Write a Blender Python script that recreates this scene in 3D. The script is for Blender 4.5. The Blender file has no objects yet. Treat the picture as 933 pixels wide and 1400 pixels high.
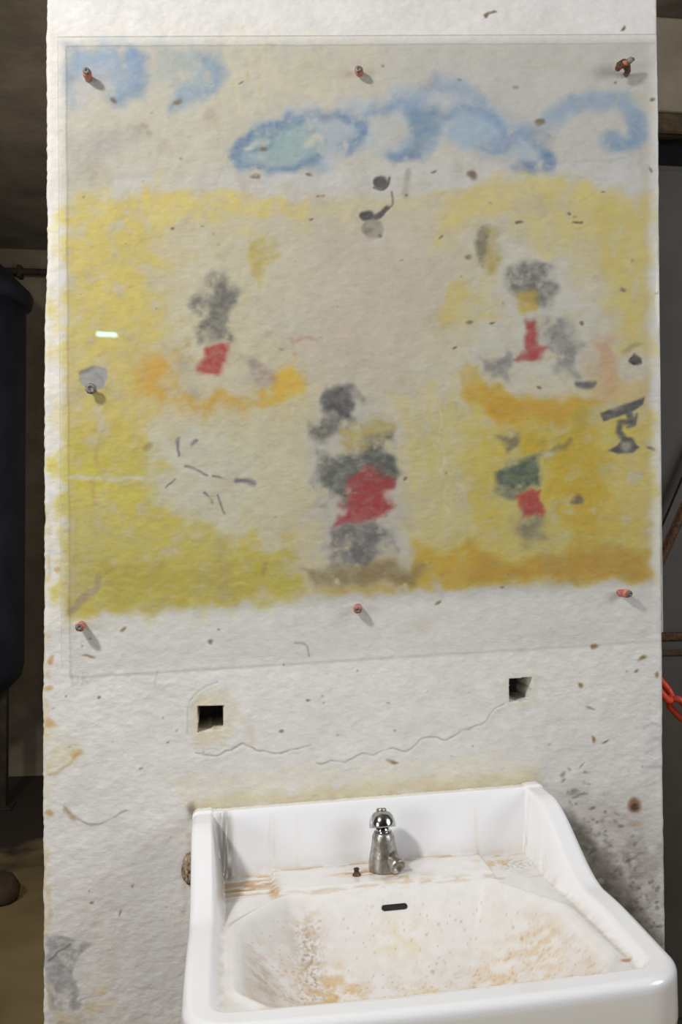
import bpy, bmesh, math, random
import numpy as np
from mathutils import Vector, Matrix, Euler

random.seed(7)
SC = bpy.context.scene
COL = SC.collection
PI = math.pi

# ------------------------------------------------------------------ camera
FPX = 1318.0
IW, IH = 933.0, 1400.0
YAW = math.radians(-7.5)          # turned a little to the right of square-on
PITCH = math.radians(1.0)
CAM = Vector((-0.226, -1.57, 1.35))
cd = bpy.data.cameras.new('camera')
cam = bpy.data.objects.new('camera', cd)
COL.objects.link(cam)
cd.sensor_fit = 'VERTICAL'
cd.sensor_height = 36.0
cd.sensor_width = 24.0
cd.lens = 36.0 * FPX / IH
cd.clip_start = 0.02
cam.location = CAM
cam.rotation_euler = (PI / 2 + PITCH, 0, YAW)
SC.camera = cam
CM = Euler(cam.rotation_euler).to_matrix()


def P(px, py, Y=0.0):
    """point of the plane y = Y seen at photograph pixel (px, py)"""
    d = CM @ Vector(((px - IW / 2) / FPX, -(py - IH / 2) / FPX, -1.0))
    t = (Y - CAM.y) / d.y
    return CAM + d * t


def PZ(px, py, Z=0.0):
    d = CM @ Vector(((px - IW / 2) / FPX, -(py - IH / 2) / FPX, -1.0))
    t = (Z - CAM.z) / d.z
    return CAM + d * t


def project_np(X, Y, Z):
    R = np.array(CM.transposed())
    q = np.stack([X - CAM.x, Y - CAM.y, Z - CAM.z], -1) @ R.T
    return IW / 2 + FPX * q[..., 0] / -q[..., 2], IH / 2 - FPX * q[..., 1] / -q[..., 2]


# ------------------------------------------------------------------ helpers
def lin(c):
    out = []
    for v in c[:3]:
        v = v / 255.0
        out.append(v / 12.92 if v <= 0.04045 else ((v + 0.055) / 1.055) ** 2.4)
    return out


def tag(o, label=None, cat=None, group=None, kind=None):
    if label: o['label'] = label
    if cat: o['category'] = cat
    if group: o['group'] = group
    if kind: o['kind'] = kind
    return o


def empty(name, loc=(0, 0, 0), rot=(0, 0, 0)):
    o = bpy.data.objects.new(name, None)
    COL.objects.link(o)
    o.location = loc
    o.rotation_euler = rot
    o.empty_display_size = 0.05
    return o


def obj(name, bm, mat, parent=None, smooth=True):
    me = bpy.data.meshes.new(name)
    bmesh.ops.recalc_face_normals(bm, faces=bm.faces)
    bm.to_mesh(me)
    bm.free()
    for p in me.polygons:
        p.use_smooth = smooth
    me.materials.append(mat)
    o = bpy.data.objects.new(name, me)
    COL.objects.link(o)
    if parent: o.parent = parent
    return o


def add_box(bm, lo, hi, bevel=0.0, M=None, seg=2):
    r = bmesh.ops.create_cube(bm, size=1.0)
    vs = r['verts']
    for v in vs:
        v.co = Vector([(lo[i] + hi[i]) / 2 + v.co[i] * (hi[i] - lo[i]) for i in range(3)])
    if bevel > 0:
        es = list({e for v in vs for e in v.link_edges})
        rb = bmesh.ops.bevel(bm, geom=es, offset=bevel, segments=seg, profile=0.5, affect='EDGES')
        vs = list({v for f in rb['faces'] for v in f.verts} | {v for v in vs if v.is_valid})
    if M is not None:
        for v in vs: v.co = M @ v.co
    return vs


def add_tube(bm, pts, r, n=12, cap=True):
    """tube along points; r number or list"""
    pts = [Vector(p) for p in pts]
    rs = r if isinstance(r, (list, tuple)) else [r] * len(pts)
    rings = []
    up = None
    for i, p in enumerate(pts):
        t = (pts[min(i + 1, len(pts) - 1)] - pts[max(i - 1, 0)]).normalized()
        if up is None:
            a = Vector((0, 0, 1)) if abs(t.z) < 0.9 else Vector((1, 0, 0))
            up = (a - t * a.dot(t)).normalized()
        else:
            up = (up - t * up.dot(t)).normalized()
        s = t.cross(up)
        rings.append([bm.verts.new(p + (up * math.cos(k * 2 * PI / n) + s * math.sin(k * 2 * PI / n)) * rs[i]) for k in range(n)])
    for a, b in zip(rings, rings[1:]):
        for k in range(n):
            bm.faces.new((a[k], a[(k + 1) % n], b[(k + 1) % n], b[k]))
    if cap:
        bm.faces.new(rings[0][::-1])
        bm.faces.new(rings[-1])


def add_lathe(bm, prof, n=32, M=None):
    """prof: list of (r, z) about the z axis"""
    rings = []
    for r, z in prof:
        if r < 1e-6:
            rings.append([bm.verts.new((0, 0, z))])
        else:
            rings.append([bm.verts.new((r * math.cos(k * 2 * PI / n), r * math.sin(k * 2 * PI / n), z)) for k in range(n)])
    for a, b in zip(rings, rings[1:]):
        for k in range(n):
            k2 = (k + 1) % n
            if len(a) == 1 and len(b) == 1: continue
            if len(a) == 1: bm.faces.new((a[0], b[k2], b[k]))
            elif len(b) == 1: bm.faces.new((a[k], a[k2], b[0]))
            else: bm.faces.new((a[k], a[k2], b[k2], b[k]))
    if M is not None:
        for ring in rings:
            for v in ring: v.co = M @ v.co


def roughen(bm, amp, seed):
    rnd = random.Random(seed)
    for v in bm.verts:
        v.co += Vector((rnd.uniform(-1, 1), rnd.uniform(-1, 1), rnd.uniform(-1, 1))) * amp


# ------------------------------------------------------------------ materials
class NT:
    def __init__(self, name):
        self.m = bpy.data.materials.new(name)
        self.m.use_nodes = True
        self.t = self.m.node_tree
        self.b = self.t.nodes['Principled BSDF']
        self.out = self.t.nodes['Material Output']

    def n(self, kind, **kw):
        o = self.t.nodes.new(kind)
        for k, v in kw.items():
            if k in o.inputs.keys(): o.inputs[k].default_value = v
            else: setattr(o, k, v)
        return o

    def l(self, a, b):
        self.t.links.new(a, b)


def ramp(nt, fac, stops):
    r = nt.n('ShaderNodeValToRGB')
    el = r.color_ramp.elements
    while len(el) < len(stops): el.new(0.5)
    for e, (p, c) in zip(el, stops):
        e.position = p
        e.color = (*c, 1)
    nt.l(fac, r.inputs['Fac'])
    return r


def noise_mat(name, c1, c2, scale=6.0, rough=0.85, bump=0.3, bscale=60.0, metal=0.0, c3=None, dist=0.004):
    nt = NT(name)
    tc = nt.n('ShaderNodeTexCoord')
    no = nt.n('ShaderNodeTexNoise')
    no.inputs['Scale'].default_value = scale
    no.inputs['Detail'].default_value = 8
    no.inputs['Roughness'].default_value = 0.62
    nt.l(tc.outputs['Object'], no.inputs['Vector'])
    st = [(0.35, lin(c1)), (0.65, lin(c2))]
    if c3: st = [(0.32, lin(c1)), (0.5, lin(c2)), (0.66, lin(c3))]
    r = ramp(nt, no.outputs['Fac'], st)
    nt.l(r.outputs['Color'], nt.b.inputs['Base Color'])
    nt.b.inputs['Roughness'].default_value = rough
    nt.b.inputs['Metallic'].default_value = metal
    n2 = nt.n('ShaderNodeTexNoise')
    n2.inputs['Scale'].default_value = bscale
    n2.inputs['Detail'].default_value = 6
    nt.l(tc.outputs['Object'], n2.inputs['Vector'])
    bp = nt.n('ShaderNodeBump')
    bp.inputs['Strength'].default_value = bump
    bp.inputs['Distance'].default_value = dist
    nt.l(n2.outputs['Fac'], bp.inputs['Height'])
    nt.l(bp.outputs['Normal'], nt.b.inputs['Normal'])
    return nt.m


def painted_mat(name, rough, bump, bscale, dist, coat=0.0, brush=False, fine=0.0):
    """colour comes from the painted 'col' attribute of the mesh, a little noise on top"""
    nt = NT(name)
    at = nt.n('ShaderNodeAttribute')
    at.attribute_name = 'col'
    tc = nt.n('ShaderNodeTexCoord')
    n1 = nt.n('ShaderNodeTexNoise')
    n1.inputs['Scale'].default_value = bscale
    n1.inputs['Detail'].default_value = 5
    n1.inputs['Roughness'].default_value = 0.65
    if brush:
        mp = nt.n('ShaderNodeMapping')
        mp.inputs['Scale'].default_value = (0.55, 1, 1.0)
        nt.l(tc.outputs['Object'], mp.inputs['Vector'])
        nt.l(mp.outputs['Vector'], n1.inputs['Vector'])
    else:
        nt.l(tc.outputs['Object'], n1.inputs['Vector'])
    if fine > 0:
        mr = nt.n('ShaderNodeMapRange')
        mr.inputs['From Min'].default_value = 0.3
        mr.inputs['From Max'].default_value = 0.7
        mr.inputs['To Min'].default_value = 1.0 - fine
        mr.inputs['To Max'].default_value = 1.0 + fine
        nt.l(n1.outputs['Fac'], mr.inputs['Value'])
        mx = nt.n('ShaderNodeVectorMath', operation='SCALE')
        nt.l(at.outputs['Color'], mx.inputs[0])
        nt.l(mr.outputs['Result'], mx.inputs['Scale'])
        nt.l(mx.outputs['Vector'], nt.b.inputs['Base Color'])
    else:
        nt.l(at.outputs['Color'], nt.b.inputs['Base Color'])
    nt.b.inputs['Roughness'].default_value = rough
    nt.b.inputs['Coat Weight'].default_value = coat
    nt.b.inputs['Coat Roughness'].default_value = 0.08
    bp = nt.n('ShaderNodeBump')
    bp.inputs['Strength'].default_value = bump
    bp.inputs['Distance'].default_value = dist
    nt.l(n1.outputs['Fac'], bp.inputs['Height'])
    nt.l(bp.outputs['Normal'], nt.b.inputs['Normal'])
    return nt.m


M_WALL = painted_mat('limewashed_plaster', 0.75, 0.5, 170.0, 0.0022, brush=True, fine=0.035)
M_SINK = painted_mat('glazed_ceramic', 0.16, 0.05, 90.0, 0.001, coat=0.4)
M_CHROME = noise_mat('worn_chrome', (150, 150, 148), (205, 205, 205), 40, 0.16, 0.05, 200, 1.0, dist=0.0005)
M_DULL = noise_mat('scaled_chrome', (135, 130, 120), (185, 182, 175), 90, 0.34, 0.35, 300, 0.85, dist=0.001)
M_HEAD = noise_mat('dull_grey_steel', (84, 78, 74), (150, 144, 140), 160, 0.5, 0.3, 400, 0.5, dist=0.0006)
M_RUST = noise_mat('rusty_steel', (60, 48, 40), (125, 88, 62), 120, 0.7, 0.5, 400, 0.35, dist=0.001)
M_PLUG = noise_mat('faded_orange_plastic', (176, 84, 64), (206, 142, 122), 150, 0.6, 0.3, 300, dist=0.001)
M_PLASTERLUMP = noise_mat('grey_brown_mortar', (85, 78, 70), (150, 140, 125), 90, 0.95, 0.8, 260, dist=0.002)
M_RUSTLUMP = noise_mat('rust_stained_mortar', (95, 75, 60), (190, 172, 148), 110, 0.95, 0.9, 260, dist=0.002)
M_BLACK = noise_mat('dark_slot', (26, 22, 22), (40, 34, 34), 60, 0.8, 0.1)
M_CEIL = noise_mat('raw_concrete', (112, 104, 96), (146, 136, 126), 3.5, 0.95, 0.5, 30)
M_BACKW = noise_mat('dirty_render', (96, 86, 72), (140, 128, 108), 2.2, 0.95, 0.5, 25)
M_FLOOR = noise_mat('muddy_concrete', (92, 76, 50), (150, 130, 92), 1.6, 0.9, 0.5, 30, c3=(158, 138, 100))
M_TANK = noise_mat('navy_paint', (34, 38, 50), (50, 55, 68), 5, 0.55, 0.2, 40)
M_DARKSTEEL = noise_mat('dark_brown_steel', (40, 33, 26), (66, 52, 38), 20, 0.8, 0.4, 80)
M_GREYPAINT = noise_mat('grey_painted_steel', (86, 83, 78), (102, 98, 92), 4, 0.6, 0.12, 60)
M_BEIGE = noise_mat('beige_render', (164, 152, 130), (190, 178, 156), 6, 0.95, 0.5, 40)
M_WOOD = noise_mat('splintered_timber', (70, 58, 40), (120, 104, 78), 18, 0.9, 0.8, 60)
M_CHAIN = noise_mat('orange_red_plastic', (228, 74, 50), (240, 96, 68), 30, 0.38, 0.05, 80)


def acrylic():
    nt = NT('hazy_acrylic')
    t = nt.t
    tr = nt.n('ShaderNodeBsdfTransparent')
    tr.inputs['Color'].default_value = (0.99, 0.993, 0.99, 1)
    gl = nt.n('ShaderNodeBsdfGlossy')
    gl.inputs['Roughness'].default_value = 0.03
    gl.inputs['Color'].default_value = (1, 1, 1, 1)
    df = nt.n('ShaderNodeBsdfDiffuse')
    df.inputs['Color'].default_value = (0.72, 0.73, 0.72, 1)
    # fine dust film, thicker in blotches
    tc = nt.n('ShaderNodeTexCoord')
    no = nt.n('ShaderNodeTexNoise')
    no.inputs['Scale'].default_value = 5.0
    no.inputs['Detail'].default_value = 6
    nt.l(tc.outputs['Object'], no.inputs['Vector'])
    mr = nt.n('ShaderNodeMapRange')
    mr.inputs['From Min'].default_value = 0.3
    mr.inputs['From Max'].default_value = 0.7
    mr.inputs['To Min'].default_value = 0.015
    mr.inputs['To Max'].default_value = 0.045
    nt.l(no.outputs['Fac'], mr.inputs['Value'])
    m1 = nt.n('ShaderNodeMixShader')
    nt.l(mr.outputs['Result'], m1.inputs['Fac'])
    nt.l(tr.outputs[0], m1.inputs[1])
    nt.l(df.outputs[0], m1.inputs[2])
    lw = nt.n('ShaderNodeLayerWeight')
    pw = nt.n('ShaderNodeMath', operation='POWER')
    nt.l(lw.outputs['Facing'], pw.inputs[0])
    pw.inputs[1].default_value = 4.0
    fr = nt.n('ShaderNodeMath', operation='MULTIPLY_ADD')
    nt.l(pw.outputs[0], fr.inputs[0])
    fr.inputs[1].default_value = 0.5
    fr.inputs[2].default_value = 0.018
    m2 = nt.n('ShaderNodeMixShader')
    nt.l(fr.outputs[0], m2.inputs['Fac'])
    nt.l(m1.outputs[0], m2.inputs[1])
    nt.l(gl.outputs[0], m2.inputs[2])
    nt.l(m2.outputs[0], nt.out.inputs['Surface'])
    return nt.m


M_ACRYL = acrylic()

# ------------------------------------------------------------------ painter
# a chart of the wall face, one cell per 1.2 mm, later laid on the wall's own vertices
OX, OY = 50, 80
CW, CH = 1040, 1580
_rng = np.random.default_rng(11)


def fbm(cell, octs=4, sx=1.0, gain=0.55, shape=None):
    """isotropic cloudy noise, mean 0.5; cell = size of its largest blotches, sx stretches it sideways"""
    h, w = shape or (CH, CW)
    fy = np.fft.fftfreq(h)[:, None]
    fx = np.fft.rfftfreq(w)[None, :] * sx
    f = np.hypot(fx, fy) * 2.0 * cell
    fmax = 2.0 ** octs
    amp = np.where(f < 1, f, np.maximum(f, 1e-6) ** -(1.0 - math.log2(gain))) * np.exp(-(f / fmax) ** 2)
    ph = _rng.random((h, w // 2 + 1)) * 2 * PI
    a = np.fft.irfft2(amp * np.exp(1j * ph), s=(h, w))
    a = (a - a.mean()) / (a.std() + 1e-9)
    return (0.5 + 0.13 * a).astype(np.float32)


def sstep(a, b, x):
    t = np.clip((x - a) / (b - a), 0, 1)
    return t * t * (3 - 2 * t)


YY, XX = np.mgrid[0:CH, 0:CW].astype(np.float32)
XX -= OX
YY -= OY
WX = 1.5 * (fbm(28, 3, gain=0.5) - 0.5)
WY = 1.5 * (fbm(28, 3, gain=0.5) - 0.5)
N1 = fbm(24, 5, gain=0.62)         # blotch
N2 = fbm(9, 3, sx=1.6)           # grain
N3 = fbm(9, 4, sx=3.0)   # horizontal brush marks
N4 = fbm(70, 5)          # wide
NV = fbm(60, 4, sx=0.25)  # vertical streaks

IMG = np.zeros((CH, CW, 3), np.float32)
HGT = np.zeros((CH, CW), np.float32)   # millimetres out of the wall
BASE = np.array([211, 209, 206], np.float32)
IMG[:] = BASE


def box_of(x0, y0, x1, y1, pad):
    return (max(0, int(y0 - pad + OY)), min(CH, int(y1 + pad + OY) + 1), max(0, int(x0 - pad + OX)), min(CW, int(x1 + pad + OX) + 1))


def sd_poly(X, Y, pts):
    """signed distance to polygon, negative inside"""
    d = np.full(X.shape, 1e9, np.float32)
    ins = np.zeros(X.shape, bool)
    n = len(pts)
    for i in range(n):
        ax, ay = pts[i]
        bx, by = pts[(i + 1) % n]
        ex, ey = bx - ax, by - ay
        t = np.clip(((X - ax) * ex + (Y - ay) * ey) / (ex * ex + ey * ey + 1e-12), 0, 1)
        d = np.minimum(d, np.hypot(X - ax - t * ex, Y - ay - t * ey))
        if ay != by:
            c = ((ay > Y) != (by > Y)) & (X < (bx - ax) * (Y - ay) / (by - ay) + ax)
            ins ^= c
    return np.where(ins, -d, d)


def d_line(X, Y, pts):
    d = np.full(X.shape, 1e9, np.float32)
    for (ax, ay), (bx, by) in zip(pts, pts[1:]):
        ex, ey = bx - ax, by - ay
        t = np.clip(((X - ax) * ex + (Y - ay) * ey) / (ex * ex + ey * ey + 1e-12), 0, 1)
        d = np.minimum(d, np.hypot(X - ax - t * ex, Y - ay - t * ey))
    return d


def lay(b, m, col, a, worn=0.0, grain=0.0, noise=None, h=0.0):
    """blend colour over box b with mask m; worn 0..1 lets the blotch noise eat it"""
    y0, y1, x0, x1 = b
    if sum(col) < 330 and worn > 0.2:      # thick dark and red paint holds better
        a, worn, grain = min(1.0, a * 1.2), worn - 0.09, grain * 0.6
    m = m * a
    if worn > 0:
        nn = (N1 if noise is None else noise)[y0:y1, x0:x1]
        m = m * sstep(worn - 0.24, worn + 0.22, nn)
    if grain > 0:
        m = m * (1 - grain + grain * sstep(0.35, 0.62, N2[y0:y1, x0:x1]))
    s = IMG[y0:y1, x0:x1]
    s += (np.array(col, np.float32) - s) * m[..., None]
    if h: HGT[y0:y1, x0:x1] += h * m


def area(pts, col, a=1.0, soft=12, warp=20, worn=0.0, grain=0.0, noise=None, h=0.0):
    if soft > 3: soft = soft * 1.35
    xs, ys = [p[0] for p in pts], [p[1] for p in pts]
    b = box_of(min(xs), min(ys), max(xs), max(ys), soft + warp)
    y0, y1, x0, x1 = b
    X = XX[y0:y1, x0:x1] + warp * 2 * WX[y0:y1, x0:x1]
    Y = YY[y0:y1, x0:x1] + warp * 2 * WY[y0:y1, x0:x1]
    lay(b, sstep(soft, -soft, sd_poly(X, Y, pts)), col, a, worn, grain, noise, h)


def blob(cx, cy, rx, ry, col, a=1.0, rot=0.0, soft=0.5, warp=8, worn=0.0, grain=0.0, h=0.0, noise=None):
    R = max(rx, ry)
    b = box_of(cx - R, cy - R, cx + R, cy + R, warp + R * soft)
    y0, y1, x0, x1 = b
    X = XX[y0:y1, x0:x1] + warp * 2 * WX[y0:y1, x0:x1] - cx
    Y = YY[y0:y1, x0:x1] + warp * 2 * WY[y0:y1, x0:x1] - cy
    c, s = math.cos(math.radians(rot)), math.sin(math.radians(rot))
    q = np.hypot((X * c + Y * s) / rx, (-X * s + Y * c) / ry)
    lay(b, sstep(1 + soft, 1 - soft, q), col, a, worn, grain, noise, h)


def stroke(pts, w, col, a=1.0, soft=2.0, warp=3, worn=0.0, grain=0.0, h=0.0, noise=None):
    xs, ys = [p[0] for p in pts], [p[1] for p in pts]
    b = box_of(min(xs), min(ys), max(xs), max(ys), w + soft + warp)
    y0, y1, x0, x1 = b
    X = XX[y0:y1, x0:x1] + warp * 2 * WX[y0:y1, x0:x1]
    Y = YY[y0:y1, x0:x1] + warp * 2 * WY[y0:y1, x0:x1]
    d = d_line(X, Y, pts)
    lay(b, sstep(w / 2 + soft, max(w / 2 - soft, -0.5), d), col, a, worn, grain, noise, h)


def curve(pts, n=10):
    """smooth polyline through points"""
    out = []
    for i in range(len(pts) - 1):
        p0 = pts[max(i - 1, 0)]; p1 = pts[i]; p2 = pts[i + 1]; p3 = pts[min(i + 2, len(pts) - 1)]
        for k in range(n):
            t = k / n
            out.append(tuple(0.5 * (2 * p1[j] + (p2[j] - p0[j]) * t + (2 * p0[j] - 5 * p1[j] + 4 * p2[j] - p3[j]) * t * t + (3 * p1[j] - p0[j] - 3 * p2[j] + p3[j]) * t ** 3) for j in (0, 1)))
    out.append(tuple(pts[-1]))
    return out


#MURAL_BEGIN
WHITE = (214, 212, 210)
# old cream wash over the picture panel
area([(88, 64), (893, 60), (893, 300), (88, 300)], (205, 200, 188), 0.85, 6, 2)
area([(88, 64), (330, 64), (420, 240), (250, 300), (88, 270)], (206, 199, 182), 0.7, 40, 20)
area([(300, 60), (520, 60), (480, 130), (330, 190), (290, 120)], (214, 206, 178), 0.6, 25, 15, worn=0.4)
area([(540, 60), (893, 60), (893, 260), (640, 250)], (204, 201, 199), 0.6, 40, 20)
area([(150, 235), (900, 225), (900, 258), (640, 250), (400, 262), (150, 262)], (210, 209, 211), 0.75, 12, 10, worn=0.35)
# yellow field
YB = [(88, 285), (130, 272), (210, 263), (300, 262), (430, 275), (560, 270), (650, 250), (760, 262), (884, 268), (890, 540), (888, 796), (760, 800), (600, 804), (480, 812), (400, 818), (375, 826), (240, 836), (150, 842), (88, 848)]
area(YB, (207, 196, 160), 0.95, 5, 5)
area([(88, 285), (240, 262), (250, 420), (215, 560), (190, 640), (88, 640)], (207, 190, 112), 0.9, 30, 30, worn=0.36)
area([(90, 290), (200, 275), (215, 400), (150, 500), (90, 480)], (212, 196, 116), 0.75, 20, 30, worn=0.42)
area([(180, 262), (310, 265), (430, 280), (420, 292), (300, 300), (200, 310)], (218, 201, 126), 0.85, 9, 14, worn=0.36)
area([(395, 300), (432, 300), (425, 420), (395, 420)], (210, 196, 128), 0.6, 9, 10, worn=0.42, noise=NV)
area([(88, 590), (200, 600), (225, 700), (330, 740), (400, 745), (400, 812), (380, 826), (240, 836), (88, 846)], (196, 184, 88), 0.9, 16, 20, worn=0.32)
area([(90, 625), (195, 640), (190, 720), (90, 720)], (204, 192, 92), 0.8, 14, 14, worn=0.4)
area([(140, 770), (400, 765), (410, 808), (300, 822), (140, 838)], (184, 172, 72), 0.75, 12, 12, worn=0.36, noise=N3)
area([(92, 760), (300, 782), (380, 778), (300, 798), (92, 812)], (176, 158, 62), 0.45, 9, 9, worn=0.42, noise=N3)
area([(90, 690), (150, 690), (160, 760), (100, 790), (90, 780)], (196, 184, 122), 0.7, 16, 14, worn=0.4)
# pale grey cream middle and rubbed places
area([(380, 300), (600, 290), (640, 360), (590, 470), (620, 540), (560, 560), (420, 520), (370, 460), (330, 400), (350, 330)], (203, 194, 178), 0.92, 22, 24)
area([(430, 470), (640, 460), (650, 620), (560, 760), (540, 640), (540, 540), (450, 520)], (206, 199, 178), 0.7, 20, 22, worn=0.36)
area([(440, 300), (560, 300), (560, 470), (450, 470)], (205, 190, 176), 0.4, 30, 26, worn=0.42)
area([(400, 460), (450, 440), (560, 480), (520, 510), (430, 500)], (206, 176, 162), 0.2, 14, 16, worn=0.45)
stroke([(365, 458), (400, 462), (440, 466)], 5, (150, 98, 88), 0.45, 4, 8, worn=0.5)
stroke([(398, 462), (402, 486)], 4, (160, 110, 96), 0.35, 3, 4, worn=0.45)
area([(200, 580), (410, 590), (400, 730), (330, 740), (240, 700), (195, 640)], (207, 203, 178), 0.75, 20, 24, worn=0.34)
area([(220, 300), (395, 330), (410, 440), (360, 480), (250, 470), (215, 400)], (205, 198, 178), 0.75, 22, 22, worn=0.36)
area([(545, 560), (640, 520), (670, 700), (640, 760), (560, 760)], (206, 196, 136), 0.75, 18, 20, worn=0.38, noise=NV)
area([(560, 520), (615, 540), (600, 640), (575, 640)], (208, 192, 120), 0.5, 10, 14, worn=0.45, noise=NV)
# ochre grounds
area([(190, 500), (235, 480), (250, 530), (330, 545), (400, 500), (415, 520), (380, 552), (280, 566), (200, 545)], (200, 164, 74), 0.85, 9, 12, worn=0.36)
area([(180, 490), (240, 488), (244, 530), (190, 540)], (206, 168, 78), 0.8, 10, 10)
area([(385, 500), (415, 506), (412, 540), (360, 552)], (214, 180, 60), 0.75, 8, 8, worn=0.35)
area([(632, 500), (650, 500), (670, 530), (740, 545), (830, 545), (790, 574), (700, 582), (645, 560)], (198, 164, 58), 0.95, 7, 8)
area([(640, 540), (760, 560), (820, 545), (760, 580), (690, 584)], (190, 152, 50), 0.7, 8, 8, worn=0.35)
area([(800, 520), (888, 520), (888, 560), (820, 550)], (205, 182, 130), 0.7, 9, 9)
area([(645, 590), (890, 560), (888, 790), (650, 790), (560, 796), (570, 750), (655, 740)], (202, 184, 84), 0.85, 16, 16, worn=0.3)
area([(740, 590), (820, 580), (840, 700), (800, 780), (760, 700)], (190, 162, 44), 0.8, 18, 18, worn=0.36)
area([(830, 620), (888, 600), (888, 720), (840, 700)], (208, 192, 120), 0.8, 12, 12, worn=0.36)
area([(640, 740), (700, 770), (790, 750), (888, 755), (888, 790), (640, 797)], (182, 148, 48), 0.92, 8, 9)
area([(560, 752), (660, 748), (650, 797), (560, 800)], (194, 160, 50), 0.8, 10, 12, worn=0.35)
area([(630, 560), (650, 560), (668, 640), (650, 700), (632, 660)], (206, 190, 104), 0.6, 9, 9, worn=0.36)
# upper right sweeps
stroke(curve([(608, 330), (625, 290), (680, 258), (740, 254), (800, 262)]), 30, (216, 200, 128), 0.75, 12, 12, worn=0.34)
stroke(curve([(640, 300), (690, 280), (730, 300), (745, 345)]), 16, (216, 202, 130), 0.5, 9, 9, worn=0.38)
stroke([(590, 432), (640, 395), (690, 372)], 26, (208, 190, 110), 0.6, 8, 9, worn=0.42)
stroke([(608, 440), (660, 415), (690, 440)], 24, (206, 188, 104), 0.6, 8, 10, worn=0.42)
area([(800, 268), (888, 268), (889, 500), (860, 480), (830, 400), (815, 330)], (210, 194, 118), 0.88, 14, 14, worn=0.3, noise=NV)
area([(740, 268), (800, 262), (810, 320), (770, 350)], (212, 198, 132), 0.7, 12, 12, worn=0.36)
# white rubbed halos
area([(640, 330), (660, 300), (690, 300), (710, 340), (770, 350), (800, 400), (830, 440), (815, 500), (760, 530), (650, 520), (625, 490), (650, 460), (680, 430), (655, 380)], (206, 205, 200), 0.78, 14, 14, worn=0.26)
area([(270, 380), (320, 350), (350, 320), (385, 325), (370, 400), (330, 450), (390, 500), (340, 535), (230, 540), (215, 480), (250, 440)], (206, 200, 176), 0.7, 12, 14, worn=0.32)
area([(430, 560), (470, 520), (520, 550), (545, 590), (548, 680), (560, 760), (440, 775), (430, 690), (415, 600)], (194, 191, 184), 0.85, 13, 14, worn=0.24)
area([(670, 740), (690, 700), (690, 600), (720, 580), (760, 600), (750, 700), (775, 735), (730, 756), (690, 762)], (204, 194, 134), 0.6, 10, 10, worn=0.32)
area([(220, 590), (290, 590), (350, 650), (310, 705), (230, 680)], (206, 203, 188), 0.7, 16, 16, worn=0.3)

# worn, formless patches of dark, red and ochre paint
area([(292, 372), (312, 380), (325, 420), (312, 468), (286, 465), (262, 450), (284, 420)], (92, 90, 88), 0.72, 6, 12, worn=0.42, grain=0.4)
area([(262, 404), (288, 400), (292, 424), (268, 426)], (84, 82, 86), 0.6, 6, 10, worn=0.38, grain=0.4)
area([(278, 474), (308, 470), (316, 500), (290, 512), (272, 506)], (160, 62, 58), 0.85, 4, 8, worn=0.3, grain=0.35)
area([(318, 486), (342, 488), (380, 505), (378, 524), (345, 530), (335, 505)], (140, 118, 118), 0.65, 6, 9, worn=0.36, grain=0.4)
area([(245, 490), (272, 500), (268, 540), (245, 538)], (152, 146, 132), 0.6, 8, 9, worn=0.38, grain=0.4)
area([(345, 330), (372, 322), (376, 345), (352, 388), (340, 370)], (190, 170, 84), 0.7, 6, 9, worn=0.34)
area([(215, 465), (258, 468), (268, 496), (235, 496)], (176, 156, 96), 0.55, 6, 9, worn=0.42, grain=0.5)

area([(660, 312), (680, 316), (686, 352), (668, 376), (652, 356)], (170, 148, 62), 0.8, 6, 9, worn=0.32, grain=0.3)
area([(650, 330), (666, 308), (668, 340), (658, 364)], (96, 92, 80), 0.6, 4, 6, worn=0.38, grain=0.4)
area([(700, 362), (745, 360), (762, 396), (748, 420), (715, 408), (690, 388)], (80, 78, 80), 0.65, 8, 14, worn=0.42, grain=0.4)
area([(704, 398), (732, 395), (736, 424), (712, 432)], (190, 164, 66), 0.75, 5, 9, worn=0.3)
area([(718, 440), (735, 438), (740, 474), (752, 480), (728, 492), (700, 492), (716, 476)], (156, 58, 54), 0.85, 4, 7, worn=0.3, grain=0.3)
area([(738, 436), (770, 438), (792, 470), (790, 512), (766, 518), (755, 480)], (104, 104, 102), 0.6, 7, 12, worn=0.42, grain=0.45)
area([(656, 486), (690, 482), (702, 512), (680, 522), (660, 508)], (110, 108, 108), 0.6, 6, 12, worn=0.44, grain=0.45)
stroke([(786, 524), (812, 523)], 7, (70, 70, 82), 0.7, 3, 4, worn=0.36)
area([(806, 470), (838, 470), (850, 510), (842, 540), (826, 520), (806, 505)], (196, 150, 116), 0.62, 10, 12, worn=0.32)

area([(452, 530), (482, 524), (492, 560), (480, 590), (455, 582), (445, 560)], (62, 60, 64), 0.8, 6, 14, worn=0.36, grain=0.35)
area([(420, 574), (450, 572), (470, 600), (440, 604), (420, 596)], (88, 84, 78), 0.7, 6, 11, worn=0.4, grain=0.4)
area([(462, 590), (520, 568), (536, 590), (530, 612), (470, 620)], (176, 156, 78), 0.75, 6, 10, worn=0.34, grain=0.35)
area([(440, 625), (530, 600), (546, 640), (520, 668), (470, 690), (436, 676)], (74, 78, 72), 0.75, 8, 14, worn=0.38, grain=0.4)
area([(476, 655), (512, 640), (536, 650), (530, 705), (498, 716), (462, 718)], (150, 48, 50), 0.88, 5, 9, worn=0.28, grain=0.35)
area([(456, 722), (526, 712), (534, 756), (500, 772), (450, 770)], (84, 80, 82), 0.68, 9, 14, worn=0.42, grain=0.45)
area([(418, 782), (460, 772), (540, 768), (580, 778), (570, 798), (480, 806), (430, 800)], (136, 118, 78), 0.85, 8, 8, worn=0.24)
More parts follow.
